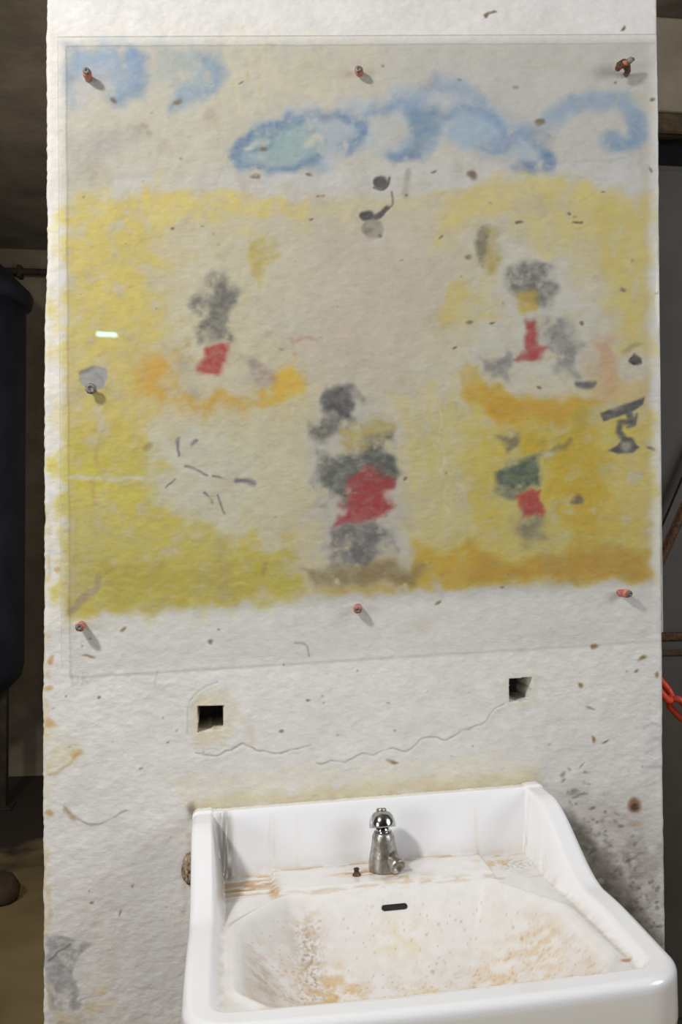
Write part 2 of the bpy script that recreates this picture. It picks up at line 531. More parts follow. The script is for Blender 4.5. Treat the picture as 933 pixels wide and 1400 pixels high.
area([(425, 806), (480, 804), (540, 804), (545, 812), (470, 816)], (190, 160, 78), 0.6, 5, 5)

area([(686, 596), (708, 590), (712, 612), (694, 620)], (92, 88, 70), 0.7, 5, 9, worn=0.38, grain=0.4)
area([(708, 584), (742, 592), (748, 616), (716, 622)], (188, 162, 50), 0.75, 5, 8)
area([(684, 640), (735, 622), (742, 662), (706, 676), (686, 668)], (66, 84, 72), 0.78, 6, 10, worn=0.34, grain=0.35)
area([(708, 676), (742, 672), (744, 704), (712, 708)], (158, 46, 46), 0.88, 4, 7, worn=0.26, grain=0.3)
area([(708, 710), (746, 706), (748, 738), (716, 744)], (104, 98, 90), 0.6, 8, 11, worn=0.42, grain=0.4)
stroke([(750, 625), (780, 604)], 9, (110, 104, 66), 0.5, 4, 6, worn=0.38)
area([(784, 566), (806, 558), (806, 596), (788, 596)], (180, 160, 58), 0.8, 5, 7)

# a few scratchy ink dashes
for a_, b_ in (((242, 596), (246, 622)), ((262, 612), (270, 606)), ((256, 640), (282, 648)), ((292, 650), (330, 658)), ((228, 668), (240, 654)), ((276, 672), (290, 692)), ((300, 680), (310, 700))):
    stroke([a_, b_], 3.0, (84, 82, 92), 0.65, 1.6, 5, worn=0.4)
stroke([(322, 656), (346, 661)], 6, (70, 70, 88), 0.6, 3, 4, worn=0.35)

# dark tree-stump like mark at the right edge
DK = (70, 68, 68)
area([(821, 566), (840, 558), (862, 550), (882, 543), (880, 552), (862, 562), (846, 570), (826, 576)], DK, 0.85, 2, 2, worn=0.22, grain=0.3)
stroke([(858, 562), (864, 574)], 9, DK, 0.8, 3, 1.5, worn=0.24, grain=0.3)
stroke([(862, 576), (848, 578), (846, 590), (852, 598)], 7, DK, 0.8, 3, 1.5, worn=0.26, grain=0.3)
stroke([(870, 566), (868, 580), (858, 584)], 4, DK, 0.6, 2, 1.5, worn=0.3)
area([(852, 598), (864, 600), (876, 613), (866, 620), (846, 621), (832, 616), (846, 608)], DK, 0.85, 2, 2, worn=0.22, grain=0.3)
blob(857, 611, 7, 6, (172, 166, 152), 0.75, 0, 0.5, 2)

# clouds
BL, BM, BD = (148, 170, 198), (118, 146, 182), (80, 112, 156)
area([(90, 66), (170, 62), (198, 85), (196, 125), (165, 142), (135, 118), (112, 128), (92, 142)], BL, 0.85, 12, 12, worn=0.28)
stroke(curve([(180, 72), (194, 95), (186, 126), (164, 138)]), 16, BM, 0.59, 12, 6, worn=0.34)
area([(96, 112), (140, 92), (150, 120), (110, 150)], (205, 202, 198), 0.7, 12, 10, worn=0.3)
area([(215, 66), (262, 62), (298, 88), (294, 120), (262, 142), (235, 150), (246, 128), (220, 110)], (160, 180, 192), 0.7, 12, 12, worn=0.34)
stroke(curve([(282, 78), (294, 98), (280, 122), (246, 138), (236, 146)]), 17, BM, 0.55, 12, 8, worn=0.36)
area([(214, 84), (250, 78), (256, 100), (230, 110)], (190, 190, 172), 0.55, 9, 9, worn=0.34)
# long cloud bank
area([(318, 214), (345, 170), (420, 148), (500, 140), (560, 120), (610, 110), (660, 128), (690, 150), (740, 176), (752, 220), (735, 236), (705, 222), (690, 205), (640, 205), (600, 195), (580, 215), (530, 218), (500, 195), (440, 228), (370, 234), (325, 230)], (166, 184, 204), 0.72, 10, 12, worn=0.3)
area([(328, 212), (350, 178), (420, 165), (445, 190), (430, 222), (370, 230)], (150, 176, 178), 0.8, 9, 10, worn=0.3)
area([(400, 150), (500, 138), (560, 122), (520, 150), (440, 168)], (196, 202, 208), 0.6, 12, 12)
stroke(curve([(322, 214), (345, 184), (388, 172), (420, 160), (456, 156), (484, 164), (494, 178), (482, 196), (472, 205)]), 15, BD, 0.68, 8, 6, worn=0.36, grain=0.4)
stroke(curve([(330, 222), (372, 232), (420, 222), (440, 202)]), 10, BD, 0.61, 7, 5, worn=0.36, grain=0.4)
stroke(curve([(346, 206), (370, 196), (360, 180)]), 6, BD, 0.51, 5, 4, worn=0.42)
stroke([(340, 202), (366, 190)], 8, (216, 214, 210), 0.8, 3, 6, worn=0.38)
stroke(curve([(422, 198), (436, 190), (440, 208)]), 9, (214, 208, 188), 0.75, 4, 6, worn=0.34)
stroke(curve([(496, 168), (515, 150), (540, 142), (552, 150)]), 15, BM, 0.68, 8, 5, worn=0.32, grain=0.3)
area([(508, 160), (548, 152), (554, 192), (540, 212), (512, 200)], (201, 200, 196), 0.88, 7, 9)
area([(556, 146), (600, 140), (604, 168), (590, 200), (560, 218), (540, 216), (562, 194)], (118, 146, 176), 0.85, 8, 8, worn=0.26)
stroke([(536, 214), (572, 212)], 12, BD, 0.51, 8, 6, worn=0.36)
stroke(curve([(560, 142), (590, 122), (622, 116), (650, 130), (660, 140)]), 20, BL, 0.68, 12, 7, worn=0.28)
area([(588, 130), (612, 126), (620, 146), (602, 152)], (206, 207, 206), 0.75, 7, 6)
area([(616, 158), (660, 152), (690, 168), (680, 196), (640, 204), (612, 192)], (164, 186, 206), 0.8, 7, 7)
stroke(curve([(608, 160), (640, 150), (676, 162), (692, 182)]), 10, BM, 0.51, 8, 5, worn=0.32)
stroke(curve([(660, 206), (690, 196), (716, 182), (740, 196), (750, 214)]), 18, BM, 0.64, 10, 6, worn=0.3, grain=0.3)
stroke(curve([(712, 228), (735, 232), (750, 226), (748, 208)]), 15, BD, 0.64, 7, 5, worn=0.3)
area([(712, 194), (728, 192), (738, 210), (724, 218)], (190, 200, 206), 0.6, 6, 6)
# right cloud hook
stroke(curve([(752, 168), (776, 148), (810, 138), (846, 140), (866, 156), (872, 180), (862, 196), (836, 194)]), 24, (146, 170, 196), 0.82, 9, 6, worn=0.24)
stroke(curve([(866, 160), (872, 182), (860, 196), (832, 190)]), 18, BM, 0.55, 10, 5, worn=0.3)
# grey shadow-like wash of a rubbed cloud, left
area([(92, 190), (150, 168), (200, 172), (210, 195), (150, 215), (115, 250), (95, 240)], (176, 172, 168), 0.62, 14, 14, worn=0.32)
area([(102, 225), (140, 215), (145, 255), (112, 265)], (176, 164, 138), 0.5, 9, 12, worn=0.42, grain=0.5)
stroke([(160, 238), (280, 236)], 6, (178, 172, 160), 0.4, 4, 6, worn=0.46)
blob(290, 160, 9, 12, (170, 150, 120), 0.5, 20, 0.6, 6, worn=0.45)
for c in ((186, 176), (196, 172), (204, 182)):
    blob(c[0], c[1], 6, 4, (168, 152, 124), 0.6, 10, 0.6, 4, worn=0.44)
stroke([(338, 100), (342, 132)], 5, (196, 178, 138), 0.5, 3, 3, worn=0.4)
stroke([(354, 100), (356, 128)], 4, (196, 178, 138), 0.4, 3, 3, worn=0.4)
stroke([(700, 236), (760, 240), (830, 246)], 3, (168, 164, 162), 0.5, 2, 3, worn=0.48)
stroke([(760, 222), (860, 218)], 3, (174, 170, 166), 0.5, 2, 3, worn=0.5)
stroke([(558, 236), (554, 268)], 8, (150, 145, 124), 0.5, 3, 3, worn=0.44)

# scratches, runs and rubs
stroke([(96, 653), (196, 655)], 6, (214, 210, 196), 0.85, 2.5, 2, worn=0.3)
stroke([(124, 655), (130, 690)], 5, (180, 140, 92), 0.45, 3, 4, worn=0.4)
stroke(curve([(134, 790), (128, 808), (110, 820), (96, 836)]), 9, (160, 140, 112), 0.75, 3, 3)
stroke([(90, 800), (95, 830)], 7, (176, 150, 96), 0.5, 4, 3, worn=0.4)
stroke(curve([(146, 590), (134, 606), (132, 636)]), 6, (180, 158, 92), 0.6, 3, 3, worn=0.34)
stroke([(304, 740), (312, 812)], 16, (176, 160, 118), 0.5, 8, 8, worn=0.44)
stroke([(366, 770), (360, 784)], 5, (140, 130, 90), 0.5, 3, 3)
stroke([(220, 390), (300, 360)], 2, (214, 208, 194), 0.6, 1.5, 3)
stroke([(240, 330), (245, 470)], 2, (212, 206, 192), 0.5, 1.5, 3, worn=0.4)
stroke([(600, 560), (612, 700)], 3, (216, 212, 204), 0.6, 2, 8, worn=0.44)
stroke([(590, 600), (640, 690)], 3, (214, 210, 204), 0.5, 2, 8, worn=0.44)
blob(202, 612, 8, 5, (150, 126, 80), 0.7, -30, 0.6, 3, worn=0.35)
blob(140, 420, 9, 6, (196, 186, 140), 0.5, 0, 0.6, 4)
for _ in range(36):
    x, y = random.uniform(92, 886), random.uniform(70, 790)
    blob(x, y, random.uniform(1.2, 3.4), random.uniform(0.9, 1.8), (120, 106, 80), random.uniform(0.25, 0.6), random.uniform(-30, 30), 0.5, 2)
for x, y, rx, ry in ((246, 138, 9, 4), (157, 137, 3, 5), (349, 241, 7, 3), (424, 236, 5, 3), (361, 204, 8, 4), (425, 300, 5, 2), (239, 311, 5, 3), (275, 310, 4, 2), (438, 272, 4, 3), (333, 110, 4, 2), (590, 235, 4, 2), (648, 238, 7, 8), (739, 171, 8, 6), (712, 305, 4, 3), (788, 305, 5, 3), (782, 292, 4, 2), (605, 327, 4, 3), (824, 265, 4, 2), (890, 130, 6, 3), (889, 236, 3, 7), (704, 122, 4, 3), (838, 111, 3, 2), (852, 36, 4, 3), (672, 19, 6, 3), (794, 306, 5, 3), (555, 266, 2, 2), (674, 441, 5, 3), (642, 441, 6, 3), (854, 396, 5, 3), (898, 400, 4, 2), (618, 475, 4, 2), (740, 530, 4, 2), (790, 684, 9, 6), (556, 655, 4, 4), (640, 352, 5, 4), (797, 442, 5, 3), (890, 614, 5, 3)):
    blob(x, y, rx * 0.8, ry * 0.75, (112, 94, 72), 0.8, random.uniform(-25, 10), 0.6, 6, worn=0.3, h=-0.3)
blob(866, 474, 14, 4, (158, 146, 108), 0.75, -16, 0.5, 3, worn=0.3)

# knocked out fixings in the middle: a round plug hole, a crack and a mortar patch
blob(521, 249, 10, 8, (66, 60, 58), 0.95, 0, 0.25, 1.5, h=-5)
stroke(curve([(511, 256), (522, 259), (531, 252), (533, 243)]), 3, (70, 62, 58), 0.9, 1.2, 1)
stroke(curve([(536, 262), (537, 278), (530, 286), (520, 297)]), 2.5, (110, 102, 96), 0.8, 1.2, 1, h=-0.5)
stroke(curve([(530, 284), (522, 294), (512, 298), (496, 294)]), 7, (66, 60, 64), 0.9, 2, 2, h=-2)
blob(503, 296, 9, 6, (62, 56, 60), 0.9, 0, 0.35, 3, h=-2)
blob(511, 313, 15, 13, (146, 142, 128), 0.95, 0, 0.2, 3, h=-1.5)
blob(504, 317, 6, 4, (112, 106, 90), 0.7, -30, 0.5, 3)
blob(520, 322, 3, 3, (84, 78, 66), 0.9, 0, 0.4, 1)
blob(508, 308, 6, 4, (170, 166, 150), 0.7, 0, 0.5, 3)
# mortar patch at the left fixing
area([(109, 508), (126, 501), (146, 506), (148, 516), (140, 532), (122, 536), (112, 524)], (158, 158, 162), 0.95, 1.5, 2, h=-1.2)
stroke([(110, 510), (128, 503)], 4, (120, 120, 124), 0.7, 2, 1)
stroke([(132, 512), (140, 520)], 4, (130, 130, 134), 0.6, 2, 1)
# rubbed white around the right fixing
blob(866, 500, 24, 20, (206, 200, 190), 0.7, 0, 0.5, 6)
area([(861, 492), (868, 484), (878, 490), (878, 497), (866, 499)], (88, 78, 72), 0.9, 1.5, 2, h=-1.5)

# --- bare wall below the panel
area([(62, 850), (890, 800), (905, 1080), (735, 1060), (265, 1100), (62, 1100)], (211, 210, 206), 0.8, 10, 5)
area([(255, 1092), (735, 1050), (745, 1072), (265, 1108)], (196, 186, 152), 0.85, 7, 5, worn=0.24)
area([(230, 1060), (700, 1030), (740, 1056), (250, 1092)], (206, 200, 178), 0.6, 12, 8, worn=0.34)
area([(262, 950), (310, 940), (318, 990), (306, 1018), (268, 1020), (260, 990)], (205, 196, 168), 0.75, 6, 5, worn=0.26)
stroke([(318, 960), (328, 985)], 10, (206, 196, 170), 0.55, 5, 4, worn=0.36)
stroke([(338, 985), (346, 1015)], 10, (198, 190, 168), 0.5, 5, 4, worn=0.36)
area([(692, 922), (734, 918), (738, 966), (694, 968)], (204, 200, 184), 0.6, 5, 5)
# lifted paint round the left socket hole, and the long crack
stroke(curve([(258, 1000), (260, 965), (275, 948), (300, 936), (320, 940)]), 5, (206, 206, 204), 0.6, 3, 3, h=0.9)
stroke(curve([(256, 1002), (258, 962), (272, 944), (298, 932)]), 1.8, (160, 156, 150), 0.6, 1.2, 2, h=-0.4, worn=0.36)
CR = curve([(268, 1030), (300, 1032), (330, 1018), (345, 1022), (362, 1028), (385, 1026), (400, 1027), (425, 1018)])
stroke(CR, 1.8, (128, 122, 114), 0.85, 1.0, 5, h=-0.8, worn=0.3)
stroke([(x, y + 5) for x, y in CR], 7, (212, 211, 208), 0.7, 3, 5, h=0.9)
CR2 = curve([(432, 1042), (465, 1040), (495, 1036), (530, 1026), (560, 1024), (580, 1012), (615, 1006), (650, 995), (668, 978), (690, 962)])
stroke(CR2, 1.8, (140, 134, 126), 0.8, 1.0, 5, h=-0.8, worn=0.32)
stroke([(x, y + 5) for x, y in CR2], 6, (212, 211, 208), 0.6, 3, 5, h=0.7)
CR3 = curve([(88, 1104), (100, 1120), (124, 1128), (150, 1120), (172, 1110)])
stroke(CR3, 1.8, (134, 126, 116), 0.8, 1.0, 4, h=-0.8, worn=0.3)
stroke([(x, y - 4) for x, y in CR3], 7, (210, 208, 204), 0.6, 3, 4, h=0.8)
stroke(curve([(90, 1108), (100, 1120)]), 6, (160, 134, 96), 0.6, 3, 2)
stroke(curve([(66, 1060), (86, 1050), (104, 1030)]), 3, (170, 150, 110), 0.7, 2, 3, h=0.6)
stroke(curve([(404, 880), (418, 884), (422, 898)]), 2, (130, 126, 122), 0.7, 1.2, 2, h=-0.5)
stroke(curve([(215, 918), (212, 935)]), 2.5, (176, 172, 168), 0.6, 1.5, 1)
# faint scratched letters under the panel
for pts in ([(98, 922), (98, 936)], [(98, 922), (106, 925), (106, 933), (98, 936)], [(113, 921), (113, 936)], [(121, 921), (114, 928), (122, 936)]):
    stroke(pts, 2.0, (186, 184, 178), 0.7, 1.2, 1)
# yellow-brown stained left arris
for i in range(70):
    y = random.uniform(690, 1400)
    blob(61 + random.uniform(-3, 6), y, random.uniform(2, 5), random.uniform(4, 12), (200, 184, 140), random.uniform(0.2, 0.5), 0, 0.7, 5)
for x, y, rx, ry in ((68, 944, 6, 5), (68, 990, 7, 7), (70, 902, 4, 4), (104, 1028, 7, 5), (66, 1112, 7, 4), (77, 777, 5, 4)):
    blob(x, y, rx, ry, (190, 156, 100), 0.8, 0, 0.5, 7)
area([(58, 1000), (110, 1010), (100, 1040), (60, 1075)], (206, 196, 160), 0.5, 8, 8, worn=0.4)
# grey peeled patch at lower left
area([(64, 1282), (90, 1278), (124, 1296), (110, 1312), (104, 1340), (106, 1380), (84, 1384), (78, 1350), (64, 1345)], (158, 158, 160), 0.95, 3, 8, worn=0.36, grain=0.35, h=-0.9)
area([(70, 1296), (100, 1286), (104, 1316), (80, 1330)], (138, 138, 140), 0.6, 4, 7, worn=0.42, grain=0.4)
stroke(curve([(68, 1314), (82, 1300), (96, 1292)]), 2.5, (112, 110, 108), 0.8, 1.5, 3)
for _ in range(20):
    blob(random.uniform(64, 110), random.uniform(1340, 1410), random.uniform(3, 8), random.uniform(3, 8), (160, 158, 156), 0.6, 0, 0.5, 6, worn=0.36)
for x, y, rx, ry in ((136, 1350, 12, 6), (120, 1385, 24, 10), (88, 1392, 14, 10), (150, 1372, 10, 6)):
    blob(x, y, rx, ry, (204, 184, 138), 0.55, -35, 0.6, 6, worn=0.4)
stroke(curve([(150, 1350), (200, 1342), (250, 1330)]), 6, (200, 200, 200), 0.5, 4, 8, worn=0.4, h=0.8)
stroke(curve([(105, 1368), (160, 1350), (215, 1352)]), 2.0, (160, 152, 144), 0.6, 1.2, 6, worn=0.42, h=-0.5)
# brown flecks low on the wall
for x, y, rx, ry in ((540, 1040, 8, 3), (795, 940, 5, 4), (882, 902, 8, 4), (872, 916, 5, 3), (894, 923, 4, 3), (534, 958, 3, 2), (134, 949, 3, 2), (420, 957, 4, 2), (229, 1016, 3, 2), (386, 998, 3, 2), (826, 1015, 6, 2), (192, 1044, 4, 2), (810, 1100, 4, 3), (826, 1125, 5, 4), (808, 964, 6, 2), (807, 1010, 3, 5), (182, 1210, 3, 3), (128, 1236, 2, 2), (166, 1248, 2, 3), (290, 878, 4, 4), (170, 861, 4, 3), (120, 898, 6, 2), (685, 804, 4, 2), (693, 787, 3, 2), (598, 826, 4, 3), (814, 884, 5, 3)):
    blob(x, y, rx * 0.8, ry * 0.8, (136, 112, 78), 0.8, random.uniform(-20, 10), 0.7, 6, worn=0.3)
for _ in range(45):
    blob(random.uniform(70, 900), random.uniform(860, 1250), random.uniform(1, 2.6), random.uniform(0.8, 1.8), (130, 114, 88), random.uniform(0.3, 0.7), random.uniform(-30, 20), 0.5, 1)
blob(577, 855, 11, 11, (205, 192, 176), 0.6, 0, 0.6, 4, worn=0.36)
# mould beside the sink, right, with the sink's cast shadow painted in
area([(745, 1070), (900, 1090), (908, 1310), (860, 1290), (820, 1230), (790, 1150)], (192, 188, 182), 0.7, 20, 16, worn=0.24)
area([(772, 1105), (800, 1150), (836, 1200), (880, 1260), (906, 1300), (880, 1310), (820, 1240), (776, 1140)], (104, 97, 90), 0.9, 14, 14, worn=0.3, grain=0.4)
area([(830, 1140), (880, 1150), (900, 1220), (860, 1230), (820, 1190)], (140, 134, 128), 0.8, 14, 20, worn=0.4, grain=0.5)
for _ in range(110):
    t = random.random()
    blob(760 + 140 * t + random.uniform(-10, 60) * (1 - t * .6), 1090 + 210 * t + random.uniform(-50, 10), random.uniform(1, 5), random.uniform(1, 3.5), (96, 90, 86), random.uniform(0.2, 0.55), random.uniform(-50, 0), 0.6, 4)
blob(868, 1101, 10, 9, (132, 92, 66), 0.9, 0, 0.4, 3, h=-1.5)
blob(869, 1104, 5, 5, (78, 54, 42), 0.9, 0, 0.4, 2, h=-2)
blob(868, 1126, 10, 4, (176, 150, 124), 0.6, 0, 0.6, 3)
for y0_ in (1000, 1020, 1035, 1060):
    stroke([(882, y0_ - 4), (905, y0_ - 10)], 5, (160, 160, 166), 0.6, 3, 6, worn=0.44)
for _ in range(30):
    stroke([(random.uniform(780, 890), y := random.uniform(930, 1120)), (0, 0)][:1] + [(random.uniform(780, 890), y)], 1.5, (176, 172, 166), 0.25, 1, 4, worn=0.5)
# dirt line round the sink's wall joint, left
stroke([(258, 1105), (256, 1170), (252, 1250)], 6, (182, 174, 160), 0.6, 4, 3, worn=0.36)
blob(262, 1108, 6, 10, (120, 110, 96), 0.6, 0, 0.6, 4, worn=0.4)
area([(175, 1160), (250, 1150), (250, 1390), (180, 1390)], (204, 204, 206), 0.5, 20, 12, worn=0.36)
#MURAL_END

# global wear and unevenness of the wash
# dry-brushed: bare lime shows on the high grain of the panel, wash gathers in streaks
PANEL = sstep(10, -10, sd_poly(XX, YY, [(86, 60), (895, 56), (895, 800), (86, 846)]))
G1, G2 = fbm(7, 3, sx=1.8), fbm(60, 6, gain=0.7)
dry = PANEL * (0.13 * sstep(0.52, 0.70, G1) + 0.20 * sstep(0.55, 0.78, G2))
IMG += (np.array((206, 203, 196), np.float32) - IMG) * dry[..., None]
rub = PANEL * 0.22 * sstep(0.55, 0.8, fbm(40, 6, gain=0.75))
IMG += (np.array((178, 168, 146), np.float32) - IMG) * rub[..., None]
LUM = IMG.mean(-1, keepdims=True)
YEL = np.clip((IMG[..., 0] - IMG[..., 2] - 40) / 80, 0, 1)[..., None]
IMG += (LUM - IMG) * (0.04 - (0.13 + 0.24 * YEL) * PANEL[..., None])
IMG *= 1 - 0.035 * YEL
IMG *= (1 - 0.095 * PANEL)[..., None]
IMG *= (0.985 + 0.05 * (N4 - 0.5) + 0.05 * (N1 - 0.5) + 0.035 * (N2 - 0.5))[..., None]
RELIEF = fbm(9, 3, sx=1.5)
HGT += 1.3 * (fbm(24, 3) - 0.5) + 1.35 * (RELIEF - 0.5) + 3.0 * (N4 - 0.5)
# rounded square socket holes
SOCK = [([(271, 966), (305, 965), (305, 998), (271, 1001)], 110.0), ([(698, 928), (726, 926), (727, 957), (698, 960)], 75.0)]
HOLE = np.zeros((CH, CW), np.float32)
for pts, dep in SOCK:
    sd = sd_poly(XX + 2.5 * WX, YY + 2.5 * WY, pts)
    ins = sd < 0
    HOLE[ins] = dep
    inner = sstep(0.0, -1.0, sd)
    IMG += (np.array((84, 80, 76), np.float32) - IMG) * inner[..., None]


def sample(A, px, py):
    x = np.clip(px + OX, 0, CW - 1.001)
    y = np.clip(py + OY, 0, CH - 1.001)
    xi, yi = x.astype(int), y.astype(int)
    fx, fy = x - xi, y - yi
    if A.ndim == 3: fx, fy = fx[..., None], fy[..., None]
    return (A[yi, xi] * (1 - fx) + A[yi, xi + 1] * fx) * (1 - fy) + (A[yi + 1, xi] * (1 - fx) + A[yi + 1, xi + 1] * fx) * fy


def srgb2lin(a):
    a = np.clip(a / 255.0, 0, 1)
    return np.where(a <= 0.04045, a / 12.92, ((a + 0.055) / 1.055) ** 2.4)


ALB = 1.12


def mesh_np(name, V, F, colors, mat, smooth=True, parent=None):
    """V (n,3), F list of (m,4) arrays"""
    me = bpy.data.meshes.new(name)
    nf = len(F)
    me.vertices.add(len(V))
    me.vertices.foreach_set('co', V.astype(np.float32).ravel())
    me.loops.add(nf * 4)
    me.loops.foreach_set('vertex_index', F.astype(np.int32).ravel())
    me.polygons.add(nf)
    me.polygons.foreach_set('loop_start', np.arange(0, nf * 4, 4, dtype=np.int32))
    me.update(calc_edges=True)
    me.validate()
    me.polygons.foreach_set('use_smooth', np.full(len(me.polygons), smooth))
    if colors is not None:
        at = me.color_attributes.new('col', 'FLOAT_COLOR', 'POINT')
        c = np.ones((len(V), 4), np.float32)
        c[:, :3] = colors
        at.data.foreach_set('color', c.ravel())
    me.materials.append(mat)
    o = bpy.data.objects.new(name, me)
    COL.objects.link(o)
    if parent: o.parent = parent
    return o


def grid_faces(r, c):
    i = np.arange(r - 1)[:, None] * c + np.arange(c - 1)[None, :]
    return np.stack([i, i + 1, i + c + 1, i + c], -1).reshape(-1, 4)


# ------------------------------------------------------------------ the painted wall slab
STEP = 0.0016
ztop, zbot = P(466, -30).z, P(466, 1430).z
CEIL = 2.89
zs = np.concatenate([np.linspace(0.0, zbot - 0.02, 8), np.arange(zbot, ztop, STEP), np.linspace(ztop + 0.02, CEIL, 8)])
xlT, xlB = P(63.5, 0).x, P(58, 1400).x
xrT, xrB = P(900.5, 0).x, P(911.5, 1400).x
zT, zB = P(466, 0).z, P(466, 1400).z
tt = (zs - zT) / (zB - zT)
rg = np.random.default_rng(5)


def wob(n, k, amp):
    g = rg.random(n // k + 3)
    x = np.arange(n) / k
    i = x.astype(int)
    f = x - i
    f = f * f * (3 - 2 * f)
    return (g[i] * (1 - f) + g[i + 1] * f - 0.5) * amp


nz = len(zs)
XL = xlT + (xlB - xlT) * tt + wob(nz, 90, 0.004) + wob(nz, 16, 0.0016) + wob(nz, 4, 0.0012)
XR = xrT + (xrB - xrT) * tt + wob(nz, 70, 0.002) + wob(nz, 10, 0.001)
ncol = int((xrT - xlT) / STEP)
s = np.linspace(0, 1, ncol)
GX = XL[:, None] + (XR - XL)[:, None] * s[None, :]
GZ = np.repeat(zs[:, None], ncol, 1)
GP, GQ = project_np(GX, np.zeros_like(GX), GZ)
colr = srgb2lin(sample(IMG, GP, GQ)) * ALB
hh = sample(HGT, GP, GQ) * 0.001
ho = HOLE[np.clip((GQ + OY).round().astype(int), 0, CH - 1), np.clip((GP + OX).round().astype(int), 0, CW - 1)] * 0.001
de = np.minimum(GX - XL[:, None], XR[:, None] - GX)
R0 = 0.007
ed = np.clip(R0 - de, 0, R0)
rnd = R0 - np.sqrt(np.maximum(R0 * R0 - ed * ed, 0))
# sink stands against the wall: hold the plaster flat behind it
GY = -hh * np.clip(de / 0.004, 0.15, 1) + rnd + ho
V = np.stack([GX, GY, GZ], -1).reshape(-1, 3)
F = grid_faces(nz, ncol)
# thickness: sides and back
TH = 0.16
n0 = len(V)
left = np.arange(nz) * ncol
right = left + ncol - 1
VB = np.concatenate([np.stack([XL, np.full(nz, TH), zs], -1), np.stack([XR, np.full(nz, TH), zs], -1)])
V = np.concatenate([V, VB])
lb, rb = n0 + np.arange(nz), n0 + nz + np.arange(nz)
F2 = np.concatenate([np.stack([left[:-1], left[1:], lb[1:], lb[:-1]], -1), np.stack([right[:-1], rb[:-1], rb[1:], right[1:]], -1),
                     np.stack([lb[:-1], lb[1:], rb[1:], rb[:-1]], -1)])
cb = np.tile(np.array(srgb2lin(np.array([200, 198, 194.0]))) * ALB, (2 * nz, 1))
F = np.concatenate([F, F2])
wall = mesh_np('wall_front', V, F, np.concatenate([colr.reshape(-1, 3), cb]), M_WALL)
tag(wall, 'white plastered wall slab with a faded yellow and blue wall painting', 'wall', kind='structure')

# ------------------------------------------------------------------ acrylic sheet
SY = -0.014
bm = bmesh.new()
cor = [P(79, 51, SY), P(897, 47.5, SY), P(906, 864, SY), P(84, 914, SY)]
fr_ = [bm.verts.new((c.x, SY - 0.004, c.z)) for c in cor]
bk_ = [bm.verts.new((c.x, SY, c.z)) for c in cor]
bm.faces.new(fr_); bm.faces.new(bk_[::-1])
for i in range(4):
    bm.faces.new((fr_[i], bk_[i], bk_[(i + 1) % 4], fr_[(i + 1) % 4]))
bmesh.ops.bevel(bm, geom=bm.edges[:], offset=0.0006, segments=1, affect='EDGES')
sheet = obj('acrylic_sheet', bm, M_ACRYL, smooth=False)
M_EDGE = noise_mat('sawn_acrylic_edge', (196, 200, 196), (222, 224, 220), 40, 0.5, 0.2, 200, dist=0.0005)
sheet.data.materials.append(M_EDGE)
for pl in sheet.data.polygons:
    if abs(pl.normal.y) < 0.95: pl.material_index = 1
_t = M_EDGE.node_tree
_tr = _t.nodes.new('ShaderNodeBsdfTransparent')
_mx = _t.nodes.new('ShaderNodeMixShader')
_mx.inputs['Fac'].default_value = 0.45
_t.links.new(_tr.outputs[0], _mx.inputs[1])
_t.links.new(_t.nodes['Principled BSDF'].outputs[0], _mx.inputs[2])
_t.links.new(_mx.outputs[0], _t.nodes['Material Output'].inputs['Surface'])
tag(sheet, 'large clear acrylic sheet screwed over the painted wall', 'sheet')


# ------------------------------------------------------------------ screws
def screw(px, py, label, length=0.030, tilt=(0, 0), plug=True, r=0.0030, plugr=0.0074, group='screws holding the clear sheet'):
    p = P(px, py, -length)
    t = empty('sheet_screw', (p.x, 0.0, p.z))
    tag(t, label, 'screw', group)
    # the axis runs out of the wall towards -y
    R = Matrix.Rotation(math.radians(90), 4, 'X')
    T = Euler((math.radians(tilt[0]), 0, math.radians(tilt[1]))).to_matrix().to_4x4()
    bm = bmesh.new()
    prof = [(0, -0.012)]
    z = -0.012
    k = 0
    while z < length - 0.005:
        prof.append((r * (1.0 if k % 2 else 0.82), z))
        z += 0.0012
        k += 1
    prof += [(r * 0.85, length - 0.005), (0, length - 0.005)]
    add_lathe(bm, prof, 16, T @ R)
    obj('shank', bm, M_RUST, t)
    bm = bmesh.new()
    add_lathe(bm, [(0, length - 0.006), (r * 1.3, length - 0.006), (r * 1.75, length - 0.0035), (r * 1.7, length - 0.001), (r * 1.2, length), (r * 0.7, length), (r * 0.55, length - 0.0018), (0, length - 0.0018)], 18, T @ R)
    obj('screw_head', bm, M_HEAD, t)
    if plug:
        bm = bmesh.new()
        L1 = length - 0.006
        add_lathe(bm, [(r * 1.05, -0.002), (plugr * 0.8, -0.002), (plugr * 0.82, 0.008), (plugr, L1 - 0.003), (plugr * 0.86, L1), (r * 1.05, L1)], 18, T @ R)
        roughen(bm, 0.0006, px)
        obj('wall_plug', bm, M_PLUG, t)
    return t


screw(118, 96, 'orange-collared screw through the left blue cloud', 0.030, (0, 0))
screw(495, 91, 'orange-collared screw near the middle of the sheet\'s top edge', 0.024, (8, -14))
screw(108, 857, 'orange-collared screw casting a long shadow just above the sheet\'s lower left corner', 0.036, (2, 0))
screw(493, 832, 'rusty orange-collared screw under the middle of the yellow painting', 0.026, (6, -10))
screw(858, 812, 'orange-collared screw near the sheet\'s lower right corner', 0.030, (0, 12))
screw(124, 531, 'dark bare screw in a grey mortar patch on the left', 0.020, (0, 0), plug=False, r=0.005)
